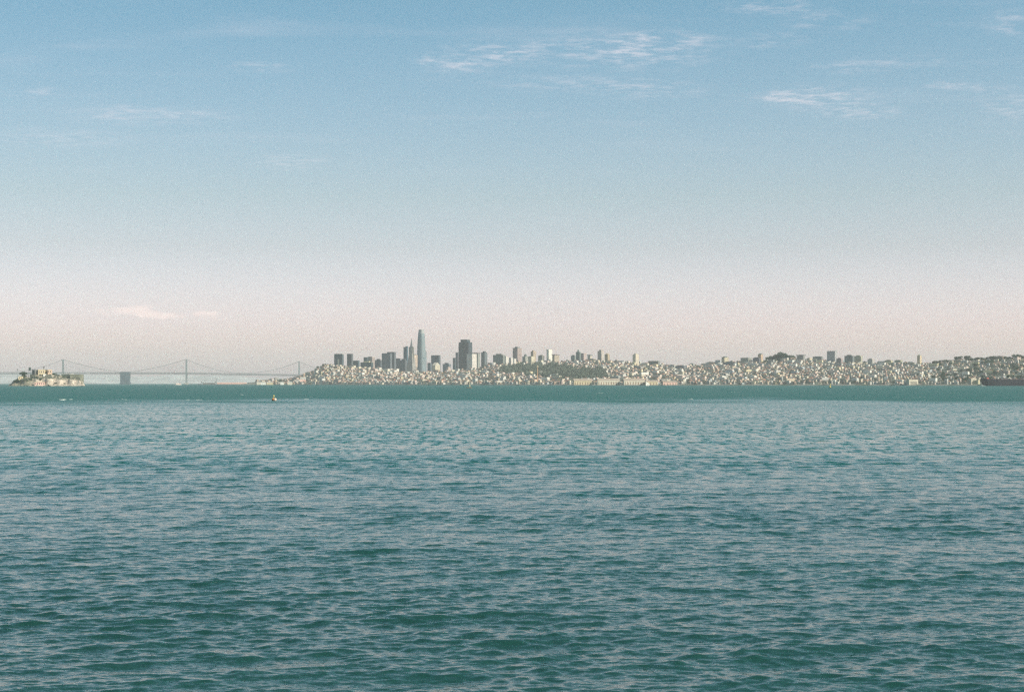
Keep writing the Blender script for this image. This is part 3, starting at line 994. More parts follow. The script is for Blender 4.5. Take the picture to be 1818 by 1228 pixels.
# the rest of the city: thousands of houses, one object
def town():
    g = MB()
    r = random.Random(5)
    ca, sa = math.cos(TH), math.sin(TH)
    vs, fs, ms, cs = g.v, g.f, g.m, g.c
    cols = [c for _, c in PAL]
    trees = []
    step_u, step_v = 10.5, 31.0
    for iv in range(-230, 380):
        for iu in range(-500, 500):
            u, v = iu * step_u + (2 * r.random() - 1), iv * step_v
            if iu % 10 == 0: continue                  # cross street
            x, y = u * ca - v * sa + 400, u * sa + v * ca + 7000
            if y < 4500: continue
            px = CX + F * x / y
            if not 455 < px < 1900: continue
            ds, dc = ip(px, SH), ip(px, CR)
            t = (y - ds) / (dc - ds)
            if t < .004 or t > 1.02: continue
            if px < 548 and r.random() < .35: continue
            z = zg(px, y)
            sy = scr_y(px, y, z)
            if wooded(px, sy) and r.random() < .86: trees.append((x, y, z)) if r.random() < .8 else None; continue
            green = float(np.interp(px, [700, 760, 980, 1040, 1620, 1680], [.15, .42, .42, .34, .40, .70]))
            if px > 1170 and t < .12: green = max(green, .62)
            if r.random() < green:
                if r.random() < .45: trees.append((x, y, z))
                continue
            h = r.uniform(6, 10.5) * (1.0 if r.random() < .9 else 1.7)
            wd, dp = r.uniform(7.8, 10.4), r.uniform(10, 15)
            if r.random() < .05: wd, dp, h = r.uniform(18, 34), r.uniform(16, 22), r.uniform(12, 20)
            c = r.choices(cols, PW)[0]
            k = r.uniform(.68, 1.02)
            c = tuple(min(.82, q * k) for q in c)
            rot = TH if r.random() < .88 else TH + R(r.choice([45, 55, 90]))
            M = Matrix.Translation((x, y, z)) @ Matrix.Rotation(rot, 4, 'Z')
            g.box(-wd / 2, wd / 2, -dp / 2, dp / 2, -6, h, 0, 1, c, M)
            q = r.random()
            if q < .35:
                b = len(vs)
                rh = r.uniform(1.6, 3.4)
                P = [(-wd / 2, -dp / 2, h + .02), (wd / 2, -dp / 2, h + .02), (wd / 2, dp / 2, h + .02), (-wd / 2, dp / 2, h + .02), (0, -dp / 2, h + rh), (0, dp / 2, h + rh)]
                g.add([M @ Vector(p) for p in P], [(0, 4, 5, 3), (4, 1, 2, 5)], 2, c)
                g.add([M @ Vector(p) for p in (P[0], P[1], P[4])], [(0, 1, 2)], 0, c)
            # dark window rows on the two street sides
            for zz in (1.6, 5.0, 8.4):
                if zz + 1.8 < h:
                    P = [(-wd * .36, -dp / 2 - .06, zz), (wd * .36, -dp / 2 - .06, zz), (wd * .36, -dp / 2 - .06, zz + 1.5), (-wd * .36, -dp / 2 - .06, zz + 1.5)]
                    g.add([M @ Vector(p) for p in P], [(0, 1, 2, 3)], 3, c)
                    P = [(wd / 2 + .06, -dp * .3, zz), (wd / 2 + .06, dp * .1, zz), (wd / 2 + .06, dp * .1, zz + 1.4), (wd / 2 + .06, -dp * .3, zz + 1.4)]
                    g.add([M @ Vector(p) for p in P], [(0, 1, 2, 3)], 3, c)
    o = g.build('hillside_houses', [M_TOWN, M_ROOF, M_TILE, M_WIN])
    tag(o, 'pale dense houses covering the city hills between the larger buildings', 'houses', kind='stuff')
    return trees


TREE_SPOTS = town()


def leafy(spots, name, label, hlo, hhi, m, per=26):
    r = random.Random(9)
    g = MB()
    for (x, y, z) in spots:
        h = r.uniform(hlo, hhi)
        w_ = h * r.uniform(.4, .6)
        g.bar((x, y, z - 1), (x, y, z + h * .5), h * .03, 1, 4)
        for k in range(per):
            v = Vector((r.gauss(0, 1), r.gauss(0, 1), r.gauss(0, 1))).normalized()
            p = Vector((x + v.x * w_ * r.uniform(.5, 1), y + v.y * w_ * r.uniform(.5, 1), z + h * .62 + v.z * h * .36))
            a = Vector((r.gauss(0, 1), r.gauss(0, 1), r.gauss(0, 1))).normalized()
            b = a.orthogonal().normalized()
            c = a.cross(b)
            s = h * r.uniform(.10, .18)
            g.face([p - b * s, p + c * s, p + b * s, p - c * s])
    o = g.build(name, [m, M_BARK])
    tag(o, label, 'trees', kind='stuff')


leafy([s for s in TREE_SPOTS], 'street_trees', 'small street and garden trees massed among the hillside houses', 7, 13, M_LEAF2)


def bluff():
    r = random.Random(77)
    sp = []
    while len(sp) < 2200:
        px = r.uniform(884, 1078)
        t = r.random()
        D = float(ip(px, SH) + t * (ip(px, CR) - ip(px, SH)))
        z = zg(px, D)
        if wooded(px, scr_y(px, D, z)):
            x, y = at(px, D)
            sp.append((x, y, z))
    leafy(sp, 'woodland', 'dark woodland covering the bluff behind the pier sheds', 10, 19, M_LEAF2, 30)


bluff()

# individual trees that stand out
tl = []
for px, h, k in [(562, 12, 'round'), (566, 16, 'flat'), (570, 14, 'round'), (574, 18, 'round'), (578, 20, 'cone'), (583, 17, 'round'), (588, 15, 'flat'), (613, 14, 'round'), (607, 13, 'olive'),
                 (630, 12, 'round'), (553, 11, 'round')]:
    D = float(ip(px, CR)) - 20
    tl.append((px, D, k, h, 'beside the twin-slab tower', 1.0))
for px, h, k in [(498, 17, 'round'), (503, 14, 'olive'), (508, 13, 'round'), (520, 14, 'round'), (545, 14, 'round')]:
    tl.append((px, float(ip(px, SH)) + 120, k, h, 'on the low left shore', 1.3))
for px, h, k in [(1361, 16, 'round'), (1365, 22, 'round'), (1369, 25, 'round'), (1374, 25, 'olive'), (1379, 29, 'round'), (1384, 34, 'round'), (1388, 37, 'round'), (1392, 34, 'round'), (1397, 28, 'round'), (1400, 22, 'round'), (1406, 26, 'round'),
                 (1367, 14, 'round'), (1376, 16, 'round'), (1386, 18, 'round'), (1395, 16, 'round')]:
    tl.append((px, float(ip(px, CR)) - (0 if h > 19 else 120), k, h, 'in the wooded hilltop park', 1.25))
for px, h, k in [(1257, 14, 'round'), (1262, 13, 'round'), (1276, 14, 'round'), (1299, 12, 'round'), (1412, 13, 'round'), (1465, 12, 'round'), (1535, 15, 'round'), (1560, 14, 'round'), (1566, 12, 'round'), (1608, 12, 'round'), (1615, 13, 'round'), (1010, 14, 'cone'), (998, 12, 'round'), (1108, 12, 'round'), (1115, 12, 'round'), (1119, 11, 'round'), (1146, 10, 'round'), (1176, 12, 'round')]:
    tl.append((px, float(ip(px, CR)) - 10, k, h, 'on the ridge by ' + near_lm(px), 1.2))
tr = random.Random(4)
for px in [1658, 1662, 1668, 1673, 1679, 1686, 1692, 1702, 1706, 1711, 1716, 1721, 1725, 1731, 1736, 1741, 1748, 1754, 1759, 1764, 1769, 1774, 1778, 1783, 1788, 1792, 1797, 1801, 1805, 1809, 1813, 1817]:
    k = tr.choice(['flat', 'round', 'round', 'flat', 'olive'])
    tl.append((px, float(ip(px, CR)) - 10, k, tr.uniform(11, 19) * (1.35 if px in (1702, 1711, 1736, 1754, 1801) else 1), 'on the crest ' + ('by the solitary tower' if px < 1700 else 'above the ship' if px > 1745 else 'left of the ship'), 1.35))
for i in range(75):
    px = tr.uniform(1640, 1817)
    t = tr.uniform(.08, .95)
    D = float(ip(px, SH) + t * (ip(px, CR) - ip(px, SH)))
    tl.append((px, D, tr.choice(['round', 'round', 'olive', 'flat']), tr.uniform(11, 18), ('low' if t < .4 else 'midway' if t < .7 else 'high') + ' on the slope ' + ('by the solitary tower' if px < 1700 else 'above the ship' if px > 1745 else 'left of the ship'), 1.1))
KT = {'round': 'dark bushy', 'olive': 'olive green', 'flat': 'flat-topped', 'cone': 'pointed'}
SZ = lambda h: 'small' if h < 13 else 'medium' if h < 17 else 'large'
items = [(a[0],) + a for a in tl]
tlab = uniq(items, lambda a: f'{SZ(a[4])} {KT[a[3]]} tree {a[5]}')
ORD += ['eighth from left', 'ninth from left', 'tenth from left']
for i, (px, D, k, h, wh, wide) in enumerate(tl):
    tree(px, D, zg(px, D) - .5, h, k, tlab[i], 'trees on the hills', wide)

# ------------------------------------------------------------------ pier sheds
def shed(px0, px1, ytop, D, label, col, rooft=2.2):
    x0, x1 = at(px0, D)[0], at(px1, D)[0]
    L = x1 - x0
    h = H + (HY - ytop) / F * D
    e = empty('pier_shed', ((x0 + x1) / 2, D, 0), R(3))
    tag(e, label, 'shed', 'long sheds on the piers')
    g = MB()
    g.box(-L / 2, L / 2, -20, 20, 1.6, h * .74)
    g.build('wall', col, e)
    r_ = MB()
    r_.gable(-L / 2, L / 2, -20, 20, h * .74, h, 0, 0, 'x', .8)
    r_.build('roof', mat('shed_roof', (.42, .34, .28), .9), e)
    d_ = MB()
    n = int(L / 9)
    for i in range(n):
        cx = -L / 2 + (i + .5) * L / n
        d_.box(cx - 1.8, cx + 1.8, -20.12, -20.02, 2.2, h * .5, 0)
    d_.build('doors', mat('shed_door', (.30, .22, .16), .8), e)['kind'] = 'stuff'
    b = MB()
    b.box(-L / 2 - 3, L / 2 + 3, -24, 24, 0.4, 1.6)
    for i in range(int(L / 8)):
        b.bar((-L / 2 + i * 8, -23, -3), (-L / 2 + i * 8, -23, .6), .5)
    b.build('pier_deck', M_DCONC, e)


shed(1018, 1049.5, 672.3, 6180, 'long tan pier shed under the woodland, leftmost of the four sheds', M_CREAM)
shed(1060, 1099.5, 671.6, 6150, 'brightest cream pier shed with a peaked roof, second of the four', M_PALE)
shed(1106.5, 1144, 671.8, 6120, 'cream pier shed with row of doors, third of the four', M_PALE)
shed(1146, 1166.5, 674.6, 6080, 'short tan pier shed behind the white sail, rightmost of the four', M_CREAM)
shed(1176, 1201, 676, 6120, 'low pale pink quay building right of the pier sheds', M_ROSE)
# waterfront row at the left
for (a, b, yt, lab, cm) in [(456, 462.5, 676.5, 'small pale waterfront shed at the far left end of the city shore', M_PALE), (463.5, 472, 677.5, 'low white waterfront shed second from the shore end', M_WHITE),
                            (474, 484, 677.2, 'long cream waterfront shed left of the shore trees', M_CREAM), (498, 504, 677.3, 'tiny bright white waterfront shed under the shore trees', M_WHITE),
                            (511, 519, 677, 'bright cream waterfront shed right of the shore trees', M_PALE), (524, 531, 674.5, 'pale waterfront shed below the rightmost bridge tower', M_PALE),
                            (533, 543, 669, 'rosy shed higher up beside the rightmost bridge tower', M_ROSE)]:
    D = float(ip((a + b) / 2, SH)) - 30 if yt > 676 else float(ip((a + b) / 2, SH)) + 80
    x0, x1 = at(a, D)[0], at(b, D)[0]
    h = H + (HY - yt) / F * D
    e = empty('waterfront_shed', ((x0 + x1) / 2, D, 0), R(5))
    tag(e, lab, 'shed', 'sheds on the city waterfront')
    L = x1 - x0
    MB().box(-L / 2, L / 2, -12, 12, -3, h * .7).build('wall', cm, e)
    MB().gable(-L / 2, L / 2, -12, 12, h * .7, h, 0, 0, 'x', .6).build('roof', M_ROOF, e)

# slim mast in front of the woodland
def mast():
    D = 6600
    x, y = at(954.5, D)
    zb = zg(954.5, D)
    h = H + (HY - 648) / F * D - zb
    e = empty('mast', (x, y, zb))
    tag(e, 'tall thin rust-coloured mast standing before the dark woodland', 'mast')
    g = MB()
    g.box(-2.4, 2.4, -2.4, 2.4, -3, h * .9, taper=.6)
    g.build('shaft', mat('rust_paint', (.50, .30, .18), .8), e)
    MB().box(-4, 4, -4, 4, h * .9, h * .94).box(-1, 1, -1, 1, h * .94, h).build('platform', M_CREAM, e)
mast()

# ------------------------------------------------------------------ suspension bridge
def bridge():
    D = 10400
    k = D / F
    X = lambda px: (px - CX) * k
    Z = lambda py: H + (HY - py) * k
    e = empty('suspension_bridge', (X(331), D, 0))
    tag(e, 'long grey double-deck suspension bridge fading into the haze on the left', 'bridge')
    ox = X(331)
    deckz = lambda px: Z(np.interp(px, [-200, 112, 331, 531, 600, 640], [662, 660.5, 661, 664.5, 667, 669]))
    g = MB()
    pxs = np.arange(-260, 640, 2.0)
    for i in range(len(pxs) - 1):
        a, b = X(pxs[i]) - ox, X(pxs[i + 1]) - ox
        za, zb = deckz(pxs[i]), deckz(pxs[i + 1])
        for dz, th in ((0, 2.6), (-9.5, 2.2)):
            P = [(a, -10, za + dz - th), (b, -10, zb + dz - th), (b, 10, zb + dz - th), (a, 10, za + dz - th), (a, -10, za + dz), (b, -10, zb + dz), (b, 10, zb + dz), (a, 10, za + dz)]
            g.add(P, [(0, 1, 5, 4), (2, 3, 7, 6), (4, 5, 6, 7), (3, 2, 1, 0)])
    g.build('deck', M_STEEL, e)
    t = MB()
    for i in range(len(pxs) - 1):
        a, b = X(pxs[i]) - ox, X(pxs[i + 1]) - ox
        za, zb = deckz(pxs[i]), deckz(pxs[i + 1])
        for y in (-10.3, 10.3):
            t.bar((a, y, za - 10), (b, y, zb - 1) if i % 2 else (b, y, zb - 1), .5, n=4)
            t.bar((a, y, za - 10), (a, y, za - 1), .4, n=4)
    t.build('truss', M_STEEL, e)
    tops = {-88: 638, 112: 638, 331: 637.5, 531: 641.5}
    for px, yt in tops.items():
        z1 = Z(yt)
        tw = empty('tower', (X(px) - ox, 0, 0))
        tw.parent = e
        for sy in (-1, 1):
            MB().box(-3.6, 3.6, sy * 12 - 2.2, sy * 12 + 2.2, -3, z1, taper=.8).build('tower_leg', M_STEEL, tw)
        c_ = MB()
        zz = np.linspace(14, z1 - 4, 8)
        for i in range(7):
            c_.bar((0, -11, zz[i]), (0, 11, zz[i + 1]), .9, n=4)
            c_.bar((0, 11, zz[i]), (0, -11, zz[i + 1]), .9, n=4)
        c_.box(-3, 3, -10, 10, z1 - 5, z1 - 1)
        c_.build('bracing', M_STEEL, tw)
        MB().box(-9, 9, -20, 20, -5, 9).build('footing', M_CONC, tw)
    # centre anchorage
    a_ = MB()
    a_.box(X(214.5) - ox, X(230.5) - ox, -17, 17, -4, deckz(222) + 3)
    a_.box(X(213.6) - ox, X(231.4) - ox, -19, 19, -4, 12)
    a_.build('anchorage', mat('anchorage_concrete', (.09, .13, .16), .9), e)
    # main cables
    def cab(p0, z0, p1, z1, sag):
        pts = []
        for s in np.linspace(0, 1, 21):
            pts.append((p0 + (p1 - p0) * s, z0 + (z1 - z0) * s - 4 * sag * s * (1 - s)))
        return pts
    runs = [cab(-88, Z(638), 112, Z(638), Z(638) - deckz(12) - 3), cab(112, Z(638), 215, deckz(215) + 2, 9), cab(229, deckz(229) + 2, 331, Z(637.5), 9),
            cab(331, Z(637.5), 531, Z(641.5), (Z(637.5) + Z(641.5)) / 2 - deckz(431) - 3), cab(531, Z(641.5), 610, deckz(610), 6)]
    for y in (-11.5, 11.5):
        for rr in (runs[:2], runs[2:]):
            c_ = MB()
            for pts in rr:
                for (a, za), (b, zb) in zip(pts[:-1], pts[1:]):
                    c_.bar((X(a) - ox, y, za), (X(b) - ox, y, zb), .55, n=5)
            c_.build('main_cable', M_CABLE, e)
    s_ = MB()
    for pts in runs:
        for (a, za), (b, zb) in zip(pts[:-1], pts[1:]):
            for q in (.0, .5):
                px = a + (b - a) * q
                z = za + (zb - za) * q
                if z - deckz(px) > 2:
                    for y in (-11.5, 11.5):
                        s_.bar((X(px) - ox, y, deckz(px)), (X(px) - ox, y, z), .22, n=3)
    o = s_.build('suspenders', M_CABLE, e)
    o['kind'] = 'stuff'
bridge()

# ------------------------------------------------------------------ prison island
ID = 4900.0
IK = ID / F
IX = lambda px: (px - CX) * IK
IZ = lambda py: H + (HY - py) * IK


def island():
    TOP = [(14, 685), (19, 682), (24, 676), (32, 671.5), (40, 668), (50, 667), (60, 665), (70, 664.5), (95, 665), (110, 666.5), (128, 667.5), (140, 670), (147, 678), (150, 684)]
    nx, ny = 150, 60
    pxs = np.linspace(13, 151, nx)
    ys = np.linspace(-75, 95, ny)
    r = np.random.default_rng(8)
    V = []
    nz = r.normal(0, 1, (nx, ny))
    for _ in range(3):
        nz = (nz + np.roll(nz, 1, 0) + np.roll(nz, -1, 0) + np.roll(nz, 1, 1) + np.roll(nz, -1, 1)) / 5 * 1.5
    for i, px in enumerate(pxs):
        zt = IZ(np.interp(px, [a for a, b in TOP], [b for a, b in TOP]))
        for j, y in enumerate(ys):
            front = (y + 75) / 62 + .06 * math.sin(px * .31) + .05 * math.sin(px * .13 + 2)
            cl = np.interp(front, [0, .1, .34, .44, .78, 1], [-.10, .07, .13, .62, .8, 1.0])
            back = np.interp(y, [40, 95], [1, -.1])
            z = zt * min(cl, back) if zt > 0 else -4
            z += nz[i, j] * 1.1 * (1 if z > 1 else 0)
            V.append((IX(px) * (ID + y) / ID, ID + y, max(z, -4)))
    idx = np.arange(nx * ny).reshape(nx, ny)
    q = np.stack([idx[:-1, :-1], idx[1:, :-1], idx[1:, 1:], idx[:-1, 1:]], -1).reshape(-1, 4)
    me = bpy.data.meshes.new('island')
    me.from_pydata(V, [], q.tolist())
    m = bpy.data.materials.new('island_rock')
    m.use_nodes = True
    t = NT(m.node_tree)
    geo = t.n('ShaderNodeNewGeometry')
    pos = geo.outputs['Position']
    nzv = t.n('ShaderNodeSeparateXYZ', {0: geo.outputs['Normal']}).outputs[2]
    px_ = t.n('ShaderNodeSeparateXYZ', {0: pos}).outputs[0]
    n = t.noise(pos, .05, 5.0, .65)
    rock = t.mix(t.rng(t.noise(pos, .15, 4.0, .6), .35, .65), rgb(.36, .31, .26), rgb(.58, .50, .42))
    dark = t.mix(t.rng(n, .4, .6), rgb(.06, .085, .06), rgb(.22, .20, .15))
    steep = t.rng(t.math('ADD', nzv, t.math('MULTIPLY', t.math('SUBTRACT', n, .5), .5)), .55, .82, 1.0, 0.0)
    bare = t.rng(t.math('ADD', px_, t.math('MULTIPLY', t.math('SUBTRACT', n, .5), 60)), IX(58), IX(82))
    low = t.rng(t.n('ShaderNodeSeparateXYZ', {0: pos}).outputs[2], 3.0, 6.5, 1.0, 0.0)
    f = t.math('MULTIPLY', t.math('MAXIMUM', steep, t.math('MULTIPLY', low, .8)), t.math('ADD', t.math('MULTIPLY', bare, .8), .2))
    m.node_tree.links.new(t.mix(f, dark, rock), m.node_tree.nodes['Principled BSDF'].inputs['Base Color'])
    m.node_tree.nodes['Principled BSDF'].inputs['Roughness'].default_value = .95
    me.materials.append(m)
    o = bpy.data.objects.new('island', me)
    C.objects.link(o)
    tag(o, kind='structure')


island()


def iblock(name, label, px0, px1, y0, y1, cm, roofm, dp=18, dy=0, cat='building', rot=-8, windows=True, parapet=.8):
    D = ID + dy
    k = D / F
    x0, x1 = (px0 - CX) * k, (px1 - CX) * k
    zb, zt = H + (HY - y1) * k, H + (HY - y0) * k
    e = empty(name, ((x0 + x1) / 2, D, zb), R(rot))
    tag(e, label, cat)
    L = (x1 - x0) / 2
    h = zt - zb
    MB().box(-L, L, -dp / 2, dp / 2, -6, h - parapet).build('wall', cm, e)
    MB().box(-L - .3, L + .3, -dp / 2 - .3, dp / 2 + .3, h - parapet, h).build('roof', roofm, e)
    if windows:
        n = max(2, int(2 * L / 5))
        for i in range(n):
            cx = -L + (i + .5) * 2 * L / n
            MB().box(cx - .9, cx + .9, -dp / 2 - .15, -dp / 2 - .02, h * .3, h * .7).build('window', M_WIN, e)
    return e


iblock('prison_cellhouse', 'large cream prison cellhouse block on the top of the rocky island', 68.5, 80, 655.8, 664.5, M_CREAM, M_PALE, 24, rot=10)
iblock('prison_cellhouse_wing', 'dark shaded prison wing joined left of the cream cellhouse block', 61.5, 68, 656.2, 664.5, M_DCONC, M_DCONC, 24, rot=-31)  # shade on this wing is put into its dark wall colour
iblock('prison_link_building', 'dark recessed building between the two cream blocks on the island', 80.2, 86, 656.2, 665, mat('brown_render', (.30, .25, .15)), M_DCONC, 16, dy=14, rot=-10)
iblock('prison_hospital_block', 'smaller pale pink block at the right end of the island cellhouse', 85.5, 92, 655.8, 663.2, mat('pink_render', (.68, .50, .38)), M_PALE, 20, rot=10)
iblock('ruined_quarters', 'low ruined pale quarters on the left slope of the island', 33, 41, 667.5, 674, M_CREAM, M_CONC, 12, dy=-30, rot=12)
iblock('guardhouse', 'small violet-grey house among dark trees under the water tank', 46, 53.5, 664.2, 671, mat('grey_render', (.42, .40, .42)), M_CONC, 10, dy=-20, rot=8)
iblock('island_cottage', 'small white cottage below the cream cellhouse', 77, 82, 663.5, 668, M_WHITE, M_PALE, 8, dy=-14, rot=10, windows=False)
iblock('island_workshop', 'long grey-green workshop block at the right end of the rocky island', 127, 146, 664.3, 684, mat('green_grey_concrete', (.22, .23, .18), .9, .3, .1), M_CONC, 34, dy=-12, rot=0)
iblock('island_storehouse', 'long dark storehouse with pale roof left of the grey-green workshop', 111, 128.5, 663.3, 670, mat('shaded_green_render', (.10, .13, .12)), M_WHITE, 22, dy=6, rot=-6, windows=False)  # green render darkened: the wall's shade is in its colour
iblock('dock_building', 'small pale building by the water below the dark trees of the island', 62, 79, 677.8, 684, M_ROSE, M_CREAM, 10, dy=-62, rot=12)


def island_bits():
    # lighthouse
    D = ID + 10
    e = empty('lighthouse', (IX(78) * D / ID, D, IZ(664)))
    tag(e, 'thin grey lighthouse rising behind the cream prison block', 'lighthouse')
    MB().lathe([(2.3, 0), (1.6, 18.5), (2.4, 18.6), (2.4, 19.3)], n=8).build('shaft', mat('lighthouse_stone', (.25, .26, .25)), e)
    MB().lathe([(1.5, 19.3), (1.5, 21.6), (1.9, 21.7), (.3, 23.2)], n=8).build('lantern', M_BLACK, e)
    # water tank on legs
    D = ID - 5
    e = empty('water_tower', (IX(53) * D / ID, D, IZ(668)))
    tag(e, 'dark round water tank on tall legs on the left part of the island', 'water tower')
    z0, z1 = IZ(657) - IZ(668), IZ(652) - IZ(668)
    MB().lathe([(.4, z0 - 1.4), (3.6, z0 + .5), (3.7, z1 - 1), (.4, z1 + .6)], n=14).build('tank', mat('tank_paint', (.06, .09, .09)), e)
    for sx in (-1, 1):
        for sy in (-1, 1):
            MB().bar((sx * 3.8, sy * 3.8, -2), (sx * 2.6, sy * 2.6, z0 + .6), .32).build('leg', M_STEEL, e)
    g = MB()
    for zz in (5, 11):
        g.bar((-3.2, -3.2, zz), (3.2, -3.2, zz), .18).bar((-3.2, 3.2, zz), (3.2, 3.2, zz), .18).bar((-3.2, -3.2, zz - 4), (3.2, -3.2, zz), .15).bar((3.2, -3.2, zz - 4), (-3.2, -3.2, zz), .15)
    g.build('bracing', M_STEEL, e)
    # thin guard tower at the left
    D = ID - 25
    e = empty('guard_tower', (IX(31) * D / ID, D, IZ(673)))
    tag(e, 'thin pole-like guard tower on the left end of the island', 'tower')
    hh = IZ(655) - IZ(673)
    MB().bar((0, 0, -3), (0, 0, hh - 3), .55, r2=.4).build('post', M_STEEL, e)
    MB().box(-1.4, 1.4, -1.4, 1.4, hh - 3, hh - .6).box(-1.8, 1.8, -1.8, 1.8, hh - .6, hh, taper=.4).build('cabin', M_DCONC, e)
    # trees of the island
    L = [(40, 668, 15, 'round', 1.0, 'big round dark tree at the left of the water tank', -8), (45, 668.5, 15, 'round', 1.0, 'big round dark tree touching the left side of the water tank', -6),
         (43, 672, 12, 'round', 1.1, 'dark tree below the two big round trees of the island', -25), (54.5, 671, 13, 'cone', 1.1, 'narrow dark tree right under the water tank', -18), (27, 680, 10, 'round', 1.4, 'dark bush at the left shore of the island', -45),
         (33, 680, 11, 'round', 1.4, 'dark bushy tree low on the island left of the ruins', -48), (52, 677, 11, 'round', 1.5, 'dark tree low on the island below the guardhouse', -45), (47, 679, 10, 'round', 1.5, 'dark bush at the foot of the island below the ruins', -50), (60, 673, 11, 'olive', 1.3, 'olive tree left of the bare cliff', -35), (66, 674, 10, 'round', 1.3, 'dark tree above the dock building', -38),
         (72, 676, 9, 'round', 1.4, 'dark shrub between the dock building and the bare cliff', -44), (72, 669, 8, 'olive', 1.3, 'olive shrub right below the cream cellhouse', -16), (96, 667.5, 9, 'round', 1.5, 'round dark tree right of the pink prison block', -8), (90, 669, 8, 'olive', 1.4, 'olive shrub below the pink prison block', -12),
         (105, 669.5, 8.5, 'round', 1.7, 'wide dark tree left of the pale-roofed storehouse', -10), (101, 674, 6, 'olive', 1.5, 'lone olive shrub in the middle of the bare cliff', -34), (112, 671, 7, 'round', 1.6, 'dark shrub at the foot of the storehouse', -14), (120, 672, 7, 'round', 1.6, 'dark shrub below the right end of the storehouse', -16),
         (98, 681, 4.5, 'round', 1.9, 'low shrub at the foot of the bare cliff', -60), (114, 682, 5, 'round', 1.4, 'dark shrub by the water left of the workshop', -62)]
    for px, py, h, k, wd, lab, dy in L:
        D = ID + dy
        tree(px, D, H + (HY - py) / F * D - 1, h, k, lab, 'trees on the island', wd)
island_bits()

# ------------------------------------------------------------------ far pier, cranes, vessels
def far_pier():
    D = 9000
    x0, x1 = at(352, D)[0], at(447, D)[0]
    e = empty('harbour_pier', ((x0 + x1) / 2, D, 0))
    tag(e, 'long low pier with pinkish sheds under the bridge, left of the city shore', 'pier')
    L = x1 - x0
    MB().box(-L / 2, L / 2, -20, 20, -3, 3.5).build('pier_deck', M_DCONC, e)
    MB().box(at(383, D)[0] - (x0 + x1) / 2, at(438, D)[0] - (x0 + x1) / 2, -12, 12, 3.5, 12, taper=.97).build('shed', M_ROSE, e)
    MB().box(at(360, D)[0] - (x0 + x1) / 2, at(382, D)[0] - (x0 + x1) / 2, -12, 12, 3.5, 10, taper=.9).build('shed', M_DCONC, e)
    for px, lean, lab in ((359, 1, 'dock crane with a long boom leaning right, under the bridge'), (384, .12, 'upright dock crane standing on the pinkish pier shed end')):
        x = at(px, D - 30)[0]
        c = empty('dock_crane', (x, D - 30, 3.5))
        tag(c, lab, 'crane', 'dock cranes on the far pier')
        MB().box(-4, 4, -4, 4, -6, 7, taper=.7).build('base', M_STEEL, c)
        b = MB()
        tip = Vector((34 * lean, 0, 30 if lean > .5 else 31))
        b.bar((0, 0, 7), tip, 1.3, r2=.8)
        b.bar((-3, 0, 7), (-2, 0, 20), .8)
        b.bar((-2, 0, 20), tip * .95, .4)
        b.build('boom', M_STEEL, c)
        MB().box(-7, -1, -3, 3, 7, 12).build('cabin', M_DCONC, c)
far_pier()


def hull_mesh(L, B, h, bow=.25, sheer=1.0, m=0):
    """pointed bow at -x, stern at +x"""
    g = MB()
    n = 14
    ring = []
    for i in range(n + 1):
        t = i / n
        x = -L / 2 + L * t
        wdt = B / 2 * min(1, (t / bow) ** .6) if t < bow else B / 2 * (1 - .12 * max(0, (t - .85) / .15))
        wdt = max(wdt, .02 * B)
        zt = h + sheer * max(0, (.22 - t) / .22) ** 1.5 + sheer * .25 * max(0, (t - .8) / .2)
        ov = (1 - t) * .03 * L if t < bow else 0
        ring.append([(x - ov, -wdt, zt), (x, -wdt * .82, -1.0), (x, wdt * .82, -1.0), (x - ov, wdt, zt)])
    P = [p for r_ in ring for p in r_]
    fs = []
    for i in range(n):
        for j in range(4):
            fs.append((i * 4 + j, i * 4 + (j + 1) % 4, (i + 1) * 4 + (j + 1) % 4, (i + 1) * 4 + j))
    fs.append((0, 3, 2, 1)); fs.append((n * 4, n * 4 + 1, n * 4 + 2, n * 4 + 3))
    g.add(P, fs, m)
    return g


def cargo_ship():
    D = 4950
    k = D / F
    x0 = at(1744.5, D)[0]
    L = 230.0
    e = empty('cargo_ship', (x0 + L / 2, D, 0), R(0))
    tag(e, 'long dark cargo ship entering the frame from the right edge', 'ship')
    h = (684.2 - 673.2) * k
    hull_mesh(L, 30, h, .12, 4.5).build('hull', M_HULL, e)
    g = MB()
    g.box(-L / 2 + 4, L / 2 - 3, -14.9, 14.9, -.9, 2.4)
    d_ = MB()
    d_.box(-L * .44, L * .30, -13, 13, h - .4, h + .5)
    for i in range(6):
        x = -L * .40 + i * L * .125
        d_.box(x, x + L * .10, -10, 10, h + .5, h + 2.6)
    d_.build('hatch_covers', mat('hatch_paint', (.10, .07, .075), .7), e)['kind'] = 'stuff'
    MB().box(-L / 2 + 10, -L / 2 + 17, -9, 9, h + 1, h + 6, taper=.8).build('forecastle', M_RED, e)
    m_ = MB()
    m_.bar((-L / 2 + 13, 0, h), (-L / 2 + 13, 0, h + 11), .35)
    m_.build('foremast', M_STEEL, e)
    s_ = MB()
    s_.box(L * .34, L * .44, -12, 12, h, h + 16)
    s_.box(L * .35, L * .38, -16, 16, h + 16, h + 19)
    s_.build('superstructure', M_WHITE, e)
    MB().box(L * .41, L * .44, -3, 3, h + 16, h + 24, taper=.8).build('funnel', M_BLACK, e)
    # bow wave
    f_ = MB()
    for i in range(7):
        f_.box(-L / 2 - 3.5 + i * 1.5, -L / 2 - 2.2 + i * 1.5, -4 - i * .9, 4 + i * .9, -.3, 3.4 - i * .4, taper=.4)
    f_.build('bow_wave', M_FOAM, e)['kind'] = 'stuff'


M_FOAM = mat('foam', (.50, .56, .55), .9, .1, .5)
cargo_ship()


